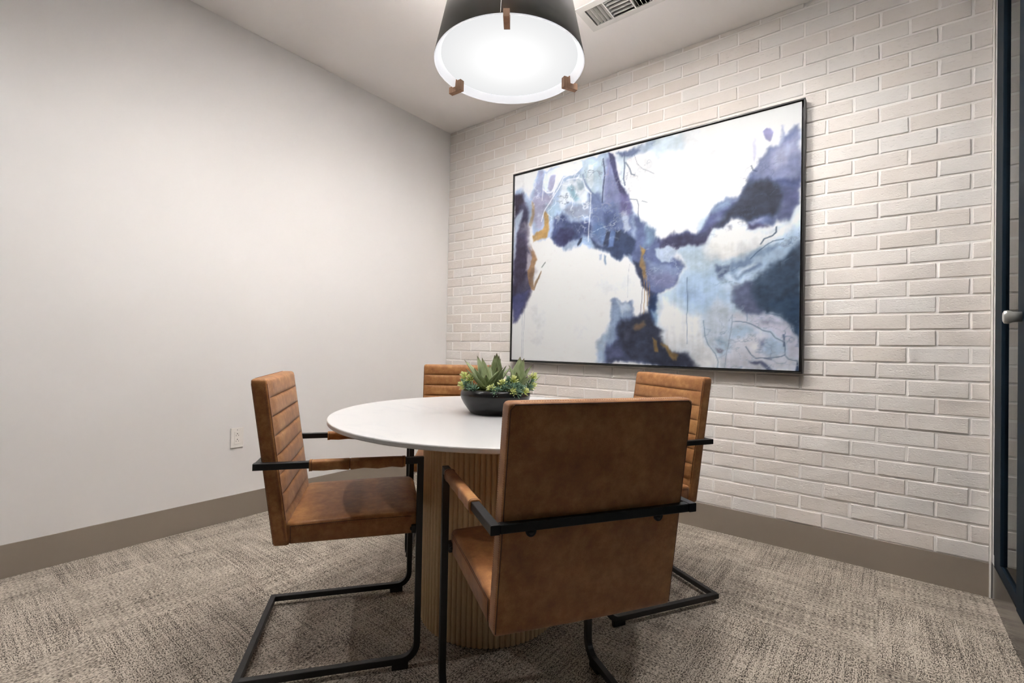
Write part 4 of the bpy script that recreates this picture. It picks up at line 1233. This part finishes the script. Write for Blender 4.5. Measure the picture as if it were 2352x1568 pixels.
for a, b in zip(rows[1:], rows[2:]):
    for k in range(NA):
        bm.faces.new((a[k], b[k], b[(k + 1) % NA], a[(k + 1) % NA]))
mo = link('moss', bm_mesh('moss', bm, M_MOSS, False), pot)
mo['kind'] = 'stuff'


def leaf_mesh(seed):
    """agave leaf of unit length along +Z, upper face towards -Y, channelled and pointed"""
    r = random.Random(seed)
    NL, NW = 12, 6
    V, F = [], []
    curl = r.uniform(-0.02, 0.06)
    for side in (0, 1):
        for i in range(NL + 1):
            t = i / NL
            w = 0.150 * (0.70 + 0.85 * min(t, 0.4)) * ((1 - ((t - 0.3) / 0.7) ** 1.45) if t > 0.3 else 1.0) * 1.15
            if t > 0.995:
                w = 0.002
            for k in range(NW + 1):
                s = -1 + 2 * k / NW
                x = w * s
                y = -0.20 * w * (s * s) * 1.9 + curl * t * t - 0.02
                thick = 0.055 * (1 - t) ** 0.7 * (1 - s * s) + 0.003
                V.append((x, y + (thick if side else 0), t))
    n = (NL + 1) * (NW + 1)
    for side in (0, 1):
        o = side * n
        for i in range(NL):
            for k in range(NW):
                q = (o + i * (NW + 1) + k, o + i * (NW + 1) + k + 1, o + (i + 1) * (NW + 1) + k + 1, o + (i + 1) * (NW + 1) + k)
                F.append(q if side == 0 else q[::-1])
    for i in range(NL):
        for k in (0, NW):
            a = i * (NW + 1) + k
            b = (i + 1) * (NW + 1) + k
            F.append((a, b, n + b, n + a))
    for row in (0, NL):
        for k in range(NW):
            a = row * (NW + 1) + k
            F.append((a, a + 1, n + a + 1, n + a))
    return fix_normals(mesh_from('leaf', V, F, M_LEAF, True))


LEAFS = [leaf_mesh(s) for s in range(5)]
RV = Vector((_rt.x, _rt.y, 0)).normalized()      # across the view, in the floor plane
DV = Vector((_fw.x, _fw.y, 0)).normalized()      # away from the photographer


def rosette(dx, dd, z, tips):
    b = RV * dx + DV * dd
    base = Vector((b.x, b.y, z))
    bm = bmesh.new()
    bmesh.ops.create_icosphere(bm, subdivisions=2, radius=0.012)
    core = link('agave', bm_mesh('agave', bm, M_LEAF, True), pot, base)
    for n, (tx, td, tz, wk) in enumerate(tips):
        d = RV * tx + DV * td + Vector((0, 0, tz))
        L = d.length
        zax = d.normalized()
        out = Vector((d.x, d.y, 0))
        if out.length < 1e-4:
            out = -DV
        # upper face (-Y of the leaf) looks at the axis of the plant
        yax = out.normalized()
        yax = (yax - zax * yax.dot(zax)).normalized()
        if abs(zax.z) > 0.995:
            yax = DV
        xax = yax.cross(zax).normalized()
        m = Matrix((xax, yax, zax)).transposed()
        o = link('leaf', LEAFS[n % 5], core, Vector((0, 0, 0)))
        o.rotation_mode = 'QUATERNION'
        o.rotation_quaternion = m.to_quaternion()
        o.scale = (L * wk * 1.36, L * wk * 1.15, L)


# left agave
rosette(-0.035, -0.030, 0.082, [
    (-0.083, 0.030, 0.118, 0.85), (-0.040, 0.035, 0.130, 0.9), (-0.014, 0.012, 0.126, 0.95), (-0.046, -0.020, 0.086, 1.15),
    (-0.078, -0.012, 0.082, 1.1), (0.060, -0.010, 0.092, 1.0), (0.034, -0.026, 0.050, 1.2), (-0.078, -0.030, 0.034, 1.0),
    (0.002, -0.034, 0.062, 1.25), (0.012, 0.050, 0.096, 0.9), (0.045, 0.030, 0.080, 0.9), (-0.010, -0.052, 0.022, 1.1), (0.052, -0.020, 0.030, 1.0)])
# right agave
rosette(0.082, -0.040, 0.084, [
    (0.008, 0.034, 0.130, 0.95), (0.026, 0.026, 0.122, 1.0), (0.050, 0.004, 0.104, 1.1), (-0.036, 0.010, 0.098, 1.0), (0.040, 0.012, 0.088, 1.0),
    (-0.004, -0.018, 0.074, 1.1), (0.038, -0.030, 0.056, 1.25), (-0.030, -0.030, 0.058, 1.1), (0.058, 0.020, 0.060, 1.0),
    (-0.018, -0.038, 0.034, 1.1), (0.020, 0.050, 0.080, 0.9), (-0.052, 0.020, 0.066, 0.9)])
# rear agave
rosette(0.000, 0.050, 0.084, [
    (0.001, 0.004, 0.140, 0.85), (-0.006, 0.010, 0.132, 0.8), (0.008, -0.006, 0.130, 0.8), (0.018, 0.010, 0.118, 0.9), (-0.030, -0.012, 0.090, 1.0),
    (0.036, -0.010, 0.094, 1.0), (-0.048, 0.012, 0.100, 0.8), (0.052, 0.022, 0.088, 0.9), (0.004, -0.034, 0.086, 1.0), (0.0, 0.040, 0.090, 0.9)])


def sprig_mesh(name, n, ln, wd, up, seed, mat):
    """a burst of narrow fleshy leaflets"""
    r = random.Random(seed)
    V, F, T = [], [], []
    for i in range(n):
        ph = i * 2.39996 + r.uniform(-0.2, 0.2)
        el = up + (math.pi / 2 - up) * (1 - (i + 0.5) / n) ** 0.8
        d = Vector((math.cos(ph) * math.cos(el), math.sin(ph) * math.cos(el), math.sin(el)))
        sd_ = d.cross(Vector((0, 0, 1)))
        sd_ = sd_.normalized() if sd_.length > 1e-3 else Vector((1, 0, 0))
        nr = sd_.cross(d)
        L = ln * r.uniform(0.8, 1.1)
        st = d * ln * 0.10 + Vector((0, 0, -ln * 0.5 * i / n))
        o = len(V)
        for t, w in ((0.0, 0.35), (0.45, 0.9), (0.8, 1.0), (1.0, 0.25)):
            for a in range(4):
                an = math.pi / 4 + a * math.pi / 2
                V.append(st + d * L * t + sd_ * wd * w * math.cos(an) + nr * wd * 0.55 * w * math.sin(an) + Vector((0, 0, ln * 0.16 * t * t)))
                T.append(t)
        for s in range(3):
            for a in range(4):
                F.append((o + s * 4 + a, o + s * 4 + (a + 1) % 4, o + s * 4 + 4 + (a + 1) % 4, o + s * 4 + 4 + a))
        F.append((o + 12, o + 13, o + 14, o + 15))
    me = mesh_from(name, V, F, mat, True)
    at = me.color_attributes.new('tint', 'FLOAT_COLOR', 'POINT')
    at.data.foreach_set('color', np.array([[t, t, t, 1] for t in T], np.float32).ravel())
    return fix_normals(me)


SY = [sprig_mesh('sedum_tip', 26, 0.0165, 0.0026, -0.1, s, M_SEDUM_Y) for s in range(3)]
STT = [sprig_mesh('sedum_stem', 30, 0.023, 0.0024, -0.45, s + 9, M_SEDUM_T) for s in range(3)]
rs = random.Random(11)


def sprig(meshes, name, dx, dd, z, lean, sc=1.0):
    b = RV * dx + DV * dd
    o = link(name, rs.choice(meshes), pot, (b.x, b.y, z))
    ax = RV * lean[0] + DV * lean[1]
    q = Vector((0, 0, 1)).rotation_difference(Vector((ax.x, ax.y, lean[2])))
    o.rotation_mode = 'QUATERNION'
    o.rotation_quaternion = q
    o.scale = (sc, sc, sc)
    o['kind'] = 'stuff'


for d in ((-0.116, -0.020, 0.136, (-0.5, -0.5, 0.9)), (-0.094, -0.040, 0.128, (-0.2, -0.7, 0.8)), (-0.120, -0.035, 0.103, (-0.8, -0.5, 0.6)),
          (-0.012, -0.108, 0.100, (-0.1, -0.9, 0.5)), (0.028, -0.092, 0.118, (0, -0.8, 0.7)), (0.066, -0.075, 0.126, (0.1, -0.6, 0.9)),
          (0.066, -0.106, 0.088, (0.1, -0.9, 0.4)), (0.108, -0.085, 0.091, (0.6, -0.8, 0.5)), (0.140, -0.010, 0.136, (0.6, -0.3, 0.8)),
          (0.134, -0.020, 0.103, (0.8, -0.3, 0.5)), (-0.06, 0.09, 0.11, (-0.4, 0.6, 0.7)), (0.05, 0.1, 0.11, (0.3, 0.7, 0.7))):
    sprig(SY, 'sedum_tip', d[0], d[1], d[2], d[3], rs.uniform(1.05, 1.25))
for d in ((-0.104, -0.045, 0.105, (-0.5, -0.7, 0.6)), (-0.088, -0.062, 0.098, (-0.3, -0.8, 0.5)), (-0.110, -0.020, 0.112, (-0.8, -0.2, 0.6)), (-0.075, -0.078, 0.092, (-0.1, -0.9, 0.5)),
          (0.012, -0.102, 0.090, (0, -0.9, 0.5)), (-0.008, -0.098, 0.090, (-0.2, -0.9, 0.5)), (0.042, -0.088, 0.108, (0, -0.8, 0.7)), (0.050, -0.078, 0.122, (-0.1, -0.6, 0.8)),
          (0.034, -0.100, 0.098, (0.1, -0.9, 0.6)), (0.078, -0.090, 0.105, (0.3, -0.8, 0.6)), (0.064, -0.096, 0.100, (0.2, -0.8, 0.6)), (0.092, -0.088, 0.098, (0.4, -0.8, 0.6)),
          (0.080, -0.104, 0.088, (0.2, -0.9, 0.4)), (0.000, -0.116, 0.082, (0, -1, 0.2)), (0.128, -0.015, 0.112, (0.7, -0.3, 0.7)), (0.122, -0.035, 0.098, (0.8, -0.5, 0.5)),
          (-0.05, 0.085, 0.1, (-0.3, 0.6, 0.7)), (0.04, 0.095, 0.1, (0.2, 0.7, 0.7)), (0.10, 0.06, 0.1, (0.5, 0.5, 0.7)), (-0.10, 0.04, 0.1, (-0.6, 0.3, 0.7))):
    sprig(STT, 'sedum_stem', d[0], d[1], d[2], d[3], rs.uniform(0.85, 1.05))
bm = bmesh.new()
for b, e in (((0.118, -0.02, 0.10), (0.150, -0.03, 0.125)), ((0.150, -0.03, 0.125), (0.168, -0.035, 0.147)), ((-0.10, -0.01, 0.11), (-0.125, -0.012, 0.142))):
    p0 = RV * b[0] + DV * b[1] + Vector((0, 0, b[2]))
    p1 = RV * e[0] + DV * e[1] + Vector((0, 0, e[2]))
    add_tube(bm, [p0, (p0 + p1) / 2 + Vector((0, 0, 0.001)), p1], [0.0018, 0.0014, 0.0006], 5)
sp = link('grass_blade', bm_mesh('grass_blade', bm, M_LEAF), pot)
sp['kind'] = 'stuff'

# ================================================================== cantilever chairs
CA, CB, CC, CWD, CZA, CT = 0.464, 0.046, 0.006, 0.478, 0.632, 0.0190
BW, ZT, ZB = 0.424, 0.867, 0.388
HW = CWD / 2


def rear_x(z):
    return 0.0450 + (-0.0244 - 0.0450) * (z - ZB) / (ZT - ZB)


BT = 0.043


def round_rect(n_front, n_back, n_side, x0, x1, hw, rc, bulge=None, back=None):
    """ring in the horizontal plane: front (x1) side first, going +y -> -y, then -y side, back, +y side"""
    pts = []
    fr = [hw - rc - (2 * (hw - rc)) * k / n_front for k in range(n_front + 1)]
    for y in fr:
        pts.append((x1 + (bulge(y) if bulge else 0), y))
    for k in range(1, 4):
        a = math.pi / 2 * k / 4
        pts.append((x1 - rc + rc * math.cos(a), -(hw - rc) - rc * math.sin(a)))
    for k in range(n_side + 1):
        pts.append((x1 - rc - (x1 - x0 - 2 * rc) * k / n_side, -hw))
    for k in range(1, 4):
        a = math.pi / 2 * k / 4
        pts.append((x0 + rc - rc * math.sin(a), -(hw - rc) - rc * math.cos(a)))
    for y in [-(hw - rc) + 2 * (hw - rc) * k / n_back for k in range(n_back + 1)]:
        pts.append((x0 - (back(y) if back else 0), y))
    for k in range(1, 4):
        a = math.pi / 2 * k / 4
        pts.append((x0 + rc - rc * math.cos(a), (hw - rc) + rc * math.sin(a)))
    for k in range(n_side + 1):
        pts.append((x0 + rc + (x1 - x0 - 2 * rc) * k / n_side, hw))
    for k in range(1, 4):
        a = math.pi / 2 * k / 4
        pts.append((x1 - rc + rc * math.sin(a), (hw - rc) + rc * math.cos(a)))
    return pts


PITCH = 0.0555
seams_z = [ZT - PITCH * k for k in range(1, 8)]


def make_backrest():
    hw = BW / 2
    zs = []
    levels = [ZT] + seams_z
    # from the bottom up
    for z in np.linspace(ZB, seams_z[-1] - 0.0001, 9)[:-1]:
        zs.append(float(z))
    for k in range(len(levels) - 1, 0, -1):
        lo, hi = levels[k], levels[k - 1]
        for t in (0.0, 0.018, 0.05, 0.11, 0.22, 0.38, 0.55, 0.72, 0.86, 0.94, 0.98):
            if k == 1 and t > 0.86:
                continue
            zs.append(lo + (hi - lo) * t)
    rc_top = 0.011
    zs = [z for z in zs if z < ZT - rc_top - 0.001]
    rings = []

    def ring(z, ins):
        x0 = rear_x(z) + ins
        x1 = rear_x(z) + BT - ins

        def prof(zz):
            if zz < seams_z[-1]:
                t = (zz - (seams_z[-1] - PITCH)) / PITCH
            else:
                t = ((zz - seams_z[-1]) / PITCH) % 1.0
            t = min(max(t, 0.0), 1.0)
            return (1 - abs(2 * t - 1) ** 5.0) ** 0.6

        pz = prof(z)

        def bul(y):
            e = min(1.0, max(0.0, (hw - 0.010 - abs(y)) / 0.028))
            e = e * e * (3 - 2 * e)
            return (-0.0030 + 0.0095 * pz) * e - 0.0005

        def bck(y):
            return 0.004 * (1 - (y / hw) ** 2) * min(1, (ZT - z) / 0.05)
        return [(x, y, z) for x, y in round_rect(20, 8, 2, x0, x1, hw - ins, 0.0065 if ins < 0.002 else 0.004, bul if ins < 0.006 else None, bck)]

    rings.append(ring(ZB, 0.004))
    rings.append([(x, y, ZB + 0.003) for x, y, z in ring(ZB, 0.0006)])
    for z in zs[1:]:
        rings.append(ring(z, 0.0))
    for k in range(1, 6):
        a = math.pi / 2 * k / 5
        rings.append(ring(ZT - rc_top + rc_top * math.sin(a), rc_top * (1 - math.cos(a)) * 0.95))
    V, F = loft(rings)
    return fix_normals(mesh_from('backrest', V, F, M_LEATHER, True))


def make_seat():
    hw = BW / 2
    x0, x1 = 0.060, CA
    rings = []

    def ring(x, drop, up, ins):
        zt = 0.452 + 0.006 * min(1.0, (x - x0) / 0.25) - drop
        zb = 0.391 + 0.003 * (x - x0) / 0.4 + up
        h = hw - ins
        pts = []
        rc = min(0.012, (zt - zb) * 0.4)
        n = 12
        for k in range(n + 1):
            y = (h - rc) - 2 * (h - rc) * k / n
            pts.append((x, y, zt + 0.004 * (1 - (y / hw) ** 2)))
        for k in range(1, 5):
            a = math.pi / 2 * k / 4
            pts.append((x, -(h - rc) - rc * math.sin(a), zt - rc + rc * math.cos(a)))
        rb_ = 0.005
        pts.append((x, -h, zb + rb_))
        pts.append((x, -h + rb_, zb))
        pts.append((x, 0, zb))
        pts.append((x, h - rb_, zb))
        pts.append((x, h, zb + rb_))
        for k in range(0, 4):
            a = math.pi / 2 * k / 4
            pts.append((x, (h - rc) + rc * math.cos(a), zt - rc + rc * math.sin(a)))
        return pts
    rings.append(ring(0.070, 0.004, 0.003, 0.004))
    rings.append(ring(0.0895, 0.0, 0.0, 0.0030))
    for x in (0.092, 0.14, 0.20, 0.26, 0.32, 0.38, 0.42):
        rings.append(ring(x, 0, 0, 0))
    R = 0.030
    for k in range(1, 8):
        a = math.pi / 2 * k / 7
        rings.append(ring(x1 - R + R * math.sin(a), 0.026 * (1 - math.cos(a)), 0.008 * (1 - math.cos(a)), 0.006 * (1 - math.cos(a))))
    V, F = loft(rings)
    return fix_normals(mesh_from('seat', V, F, M_LEATHER, True))


def flat_bar(outer, t, y0, y1):
    """bar of square section swept along a planar path (x, z); outer = centre line points"""
    n = len(outer)
    L, Rr = [], []
    for i in range(n):
        p = Vector(outer[i])
        if i == 0:
            d = (Vector(outer[1]) - p).normalized()
            nn = Vector((-d.y, d.x))
            k = 1
        elif i == n - 1:
            d = (p - Vector(outer[i - 1])).normalized()
            nn = Vector((-d.y, d.x))
            k = 1
        else:
            d0 = (p - Vector(outer[i - 1])).normalized()
            d1 = (Vector(outer[i + 1]) - p).normalized()
            n0 = Vector((-d0.y, d0.x))
            n1 = Vector((-d1.y, d1.x))
            nn = (n0 + n1).normalized()
            k = 1 / max(0.3, nn.dot(n0))
        L.append(p + nn * t / 2 * k)
        Rr.append(p - nn * t / 2 * k)
    rings = []
    c = 0.0012
    for l, r in zip(L, Rr):
        u = (r - l)
        ul = u.length
        u = u / ul
        a, b = l + u * c, r - u * c
        rings.append([(l.x, y0 + c, l.y), (l.x, y1 - c, l.y), (a.x, y1, a.y), (b.x, y1, b.y), (r.x, y1 - c, r.y), (r.x, y0 + c, r.y), (b.x, y0, b.y), (a.x, y0, a.y)])
    return loft(rings)


PADH = 0.0165
RAILZ = PADH + CT / 2


def side_path():
    top = CZA - CT / 2
    xf = CA - CT / 2
    pts = [(-CC + 0.0, top), (xf, top)]
    R = 0.048
    pts.append((xf, RAILZ + R))
    for k in range(1, 9):
        a = math.pi / 2 * k / 8
        pts.append((xf - R + R * math.cos(a), RAILZ + R - R * math.sin(a)))
    pts.append((-CB + CT - 0.0005, RAILZ))
    return pts


def stitch_row(bm, pts, nrm, length, gap, skew=0.0):
    """short raised dashes across a seam line"""
    pts = [Vector(p) for p in pts]
    nrm = Vector(nrm)
    acc = 0.0
    for a, b in zip(pts, pts[1:]):
        d = b - a
        L = d.length
        d = d / L
        c = d.cross(nrm).normalized()
        k = int(L / gap)
        for i in range(k):
            p = a + d * (i + 0.5) * gap
            q = (c + d * skew).normalized()
            w = d * 0.0006
            h = nrm * 0.0006
            e = q * length / 2
            vs = [bm.verts.new(v) for v in (p - e - w, p - e + w, p + e + w, p + e - w, p - e + h, p + e + h)]
            for f in ((0, 1, 4), (1, 2, 5, 4), (2, 3, 5), (3, 0, 4, 5)):
                bm.faces.new([vs[x] for x in f])


def build_chair_parts():
    parts = []        # (name, mesh, label, [subparts], kind)
    hw = BW / 2
    # --- backrest with seams and stitching
    back = make_backrest()
    bm = bmesh.new()
    for off in (0.0022,):
        zt_ = ZT - 0.004
        path = [(rear_x(ZB + 0.006) + 0.0012, -hw + 0.0035, ZB + 0.006), (rear_x(zt_ - 0.012) + 0.001, -hw + 0.0035, zt_ - 0.012),
                (rear_x(zt_) + 0.001, -hw + 0.012, zt_ - 0.0012), (rear_x(zt_) - 0.0005, 0, zt_ - 0.0012), (rear_x(zt_) + 0.001, hw - 0.012, zt_ - 0.0012),
                (rear_x(zt_ - 0.012) + 0.001, hw - 0.0035, zt_ - 0.012), (rear_x(ZB + 0.006) + 0.0012, hw - 0.0035, ZB + 0.006)]
        add_tube(bm, path, 0.0011, 5)
    back_seam = bm_mesh('seam', bm, M_SEAM, True)
    bm = bmesh.new()
    fx = BT - 0.0012
    zt_ = ZT - 0.004
    path = [(rear_x(0.46) + fx, -hw + 0.003, 0.46), (rear_x(zt_ - 0.012) + fx, -hw + 0.003, zt_ - 0.012), (rear_x(zt_) + fx - 0.001, -hw + 0.012, zt_ - 0.0008),
            (rear_x(zt_) + fx - 0.001, hw - 0.012, zt_ - 0.0008), (rear_x(zt_ - 0.012) + fx, hw - 0.003, zt_ - 0.012), (rear_x(0.46) + fx, hw - 0.003, 0.46)]
    add_tube(bm, path, 0.0009, 5)
    front_seam = bm_mesh('seam', bm, M_SEAM, True)
    bm = bmesh.new()
    for s in (-1, 1):
        for fx in (0.006, BT - 0.0085):
            stitch_row(bm, [(rear_x(ZB + 0.012) + fx, s * (hw + 0.0001), ZB + 0.012), (rear_x(ZT - 0.018) + fx, s * (hw + 0.0001), ZT - 0.018)], (0, s, 0), 0.0042, 0.0048)
    stitch_row(bm, [(rear_x(ZT) + 0.009, -hw + 0.02, ZT + 0.0001), (rear_x(ZT) + 0.009, hw - 0.02, ZT + 0.0001)], (0, 0, 1), 0.0035, 0.0055)
    back_st = bm_mesh('stitching', bm, M_STITCH, fix=False)
    parts.append(('backrest', back, None, [('seam', back_seam, None), ('seam', front_seam, None), ('stitching', back_st, 'stuff')], None))
    # --- seat
    seat = make_seat()
    seat_seams = []
    for s in (-1, 1):
        bm = bmesh.new()
        add_tube(bm, [(0.09, s * (hw - 0.0006), 0.4425), (0.25, s * (hw - 0.0006), 0.4475), (0.432, s * (hw - 0.0008), 0.4475)], 0.0009, 5)
        seat_seams.append(('seam', bm_mesh('seam', bm, M_SEAM, True), None))
        bm = bmesh.new()
        add_tube(bm, [(0.0905, s * (hw + 0.0002), 0.395), (0.0905, s * (hw + 0.0002), 0.4425)], 0.0008, 5)
        seat_seams.append(('seam', bm_mesh('seam', bm, M_SEAM, True), None))
    bm = bmesh.new()
    for s in (-1, 1):
        stitch_row(bm, [(0.095, s * (hw + 0.0002), 0.4385), (0.25, s * (hw + 0.0002), 0.4425), (0.43, s * (hw + 0.0002), 0.4425)], (0, s, 0), 0.0040, 0.0050)
    seat_st = bm_mesh('stitching', bm, M_STITCH, fix=False)
    parts.append(('seat', seat, None, seat_seams + [('stitching', seat_st, 'stuff')], None))
    # --- frame: two bent side tubes, two cross bars
    for s in (-1, 1):
        y0, y1 = (HW - CT, HW) if s > 0 else (-HW, -HW + CT)
        V, F = flat_bar(side_path(), CT, y0, y1)
        side = fix_normals(mesh_from('side_tube', V, F, M_METAL))
        subs = []
        fp = box_mesh('foot_pad', (CA - 0.052 - 0.030, y0 + 0.001, 0.0005), (CA - 0.034, y1 - 0.001, PADH + 0.004), M_METAL, 0.002)
        subs += [('foot_pad', fp, None)]
        parts.append(('side_tube', side, None, subs, None))
    c = 0.0012
    parts.append(('floor_bar', box_mesh('floor_bar', (-CB, -HW, PADH), (-CB + CT, HW, PADH + CT), M_METAL, c), None, [], None))
    parts.append(('back_bar', box_mesh('back_bar', (-CC + 0.0006, -HW + CT + 0.0008, CZA - CT + 0.0004), (-CC + CT - 0.001, HW - CT - 0.0008, CZA - 0.0004), M_METAL, c), None, [], None))
    # --- tabs under the back bar and brackets at the seat
    for s in (-1, 1):
        bm = bmesh.new()
        pr = [(-0.011, 0.006)] + [(-0.011 * math.cos(a), -0.006 - 0.011 * math.sin(a)) for a in [math.pi * k / 8 for k in range(9)]] + [(0.011, 0.006)]
        xa = 0.0080
        A = [bm.verts.new((xa, s * 0.15 + y, CZA - CT + z)) for y, z in pr]
        B = [bm.verts.new((xa + 0.005, s * 0.15 + y, CZA - CT + z)) for y, z in pr]
        bm.faces.new(A)
        bm.faces.new(B[::-1])
        for k in range(len(pr)):
            bm.faces.new((A[k], B[k], B[(k + 1) % len(pr)], A[(k + 1) % len(pr)]))
        tab = bm_mesh('bracket', bm, M_METAL)
        bm = bmesh.new()
        add_lathe(bm, [(0, 0.0), (0.0052, 0.0), (0.0052, 0.002), (0.0035, 0.0038), (0, 0.0042)], 14)
        bmesh.ops.rotate(bm, verts=bm.verts[:], cent=(0, 0, 0), matrix=Matrix.Rotation(-math.pi / 2, 3, 'Y'))
        bmesh.ops.translate(bm, verts=bm.verts[:], vec=(xa + 0.0005, s * 0.15, CZA - CT - 0.007))
        parts.append(('bracket', tab, None, [('bolt', bm_mesh('bolt', bm, M_METAL, True), None)], None))
    for s in (-1, 1):
        ya, yb = s * (HW - CT + 0.001), s * (hw - 0.006)
        lo = (CA - 0.032, min(ya, yb), 0.398)
        hi = (CA - 0.003, max(ya, yb), 0.422)
        br = box_mesh('bracket', lo, hi, M_METAL, 0.001)
        bm = bmesh.new()
        add_lathe(bm, [(0, 0.0), (0.0050, 0.0), (0.0050, 0.002), (0.0032, 0.0036), (0, 0.004)], 14)
        bmesh.ops.rotate(bm, verts=bm.verts[:], cent=(0, 0, 0), matrix=Matrix.Rotation(-math.pi / 2, 3, 'Y'))
        bmesh.ops.translate(bm, verts=bm.verts[:], vec=(CA - 0.0320, s * (HW - CT - 0.005), 0.410))
        parts.append(('bracket', br, None, [('bolt', bm_mesh('bolt', bm, M_METAL, True), None)], None))
    # --- leather arm pads wrapped around the tubes
    for s in (-1, 1):
        yc = s * (HW - CT / 2)
        zc = CZA - CT / 2
        rings = []
        xs_ = [0.140, 0.1405, 0.150, 0.18, 0.215, 0.248, 0.251, 0.254, 0.29, 0.33, 0.37, 0.400, 0.409, 0.4095]
        rr = random.Random(5)
        for i, x in enumerate(xs_):
            g = 0.0032 + (0.0010 if i in (1, 12) else 0) - (0.0012 if i in (6,) else 0) + rr.uniform(0, 0.0006)
            if i in (0, len(xs_) - 1):
                g -= 0.0026
            h0 = CT / 2 + g
            lowz = 0.0042 + 0.0022 * math.sin(3.0 * i)
            ring = []
            for a in range(20):
                t = 2 * math.pi * a / 20
                cx, sz = math.cos(t), math.sin(t)
                p = 4.0
                f = (abs(cx) ** p + abs(sz) ** p) ** (-1 / p)
                yy, zz = cx * f * h0, sz * f * h0
                if sz < -0.2:
                    zz -= lowz * min(1, (-sz - 0.2) / 0.4)
                ring.append((x, yc + yy, zc + zz))
            rings.append(ring)
        V, F = loft(rings)
        pad = fix_normals(mesh_from('arm_pad', V, F, M_LEATHER, True))
        bm = bmesh.new()
        for x in (0.147, 0.251, 0.402):
            pts = []
            for a in range(21):
                t = 2 * math.pi * a / 20
                cx, sz = math.cos(t), math.sin(t)
                f = (cx ** 4 + sz ** 4) ** -0.25
                h0 = CT / 2 + (0.0024 if x == 0.251 else 0.0040)
                zz = sz * f * h0 - (0.0045 * min(1, (-sz - 0.2) / 0.4) if sz < -0.2 else 0)
                pts.append((x, yc + cx * f * h0, zc + zz))
            add_tube(bm, pts, 0.0006, 4, cap=False)
        parts.append(('arm_pad', pad, 'tan leather sleeve', [('seam', bm_mesh('seam', bm, M_SEAM, True), None)], None))
    return parts


def place_chair(parts, label, x, y, rz):
    t = thing('dining_chair', label, 'chair', (x, y, 0), rz, 'leather cantilever chairs round the table')
    for name, me, lab, subs, kind in parts:
        o = link(name, me, t)
        if lab:
            o['label'] = lab
        for sn, sm, sk in subs:
            q = link(sn, sm, o)
            if sk:
                q['kind'] = sk
    return t


CH_PARTS = build_chair_parts()
place_chair(CH_PARTS, 'tan leather chair with its plain back turned to the viewer, nearest of the four', 2.328, -1.810, 2.573)
place_chair(CH_PARTS, 'tan leather chair left of the table, seen side on against the plain wall', 1.223, -1.953, 0.925)
place_chair(CH_PARTS, 'tan leather chair half hidden behind the nearest chair, below the painting', 2.069, -0.671, 4.185)
place_chair(CH_PARTS, 'tan leather chair behind the planter in the far corner, only its backrest top showing', 0.957, -0.796, math.radians(-47))
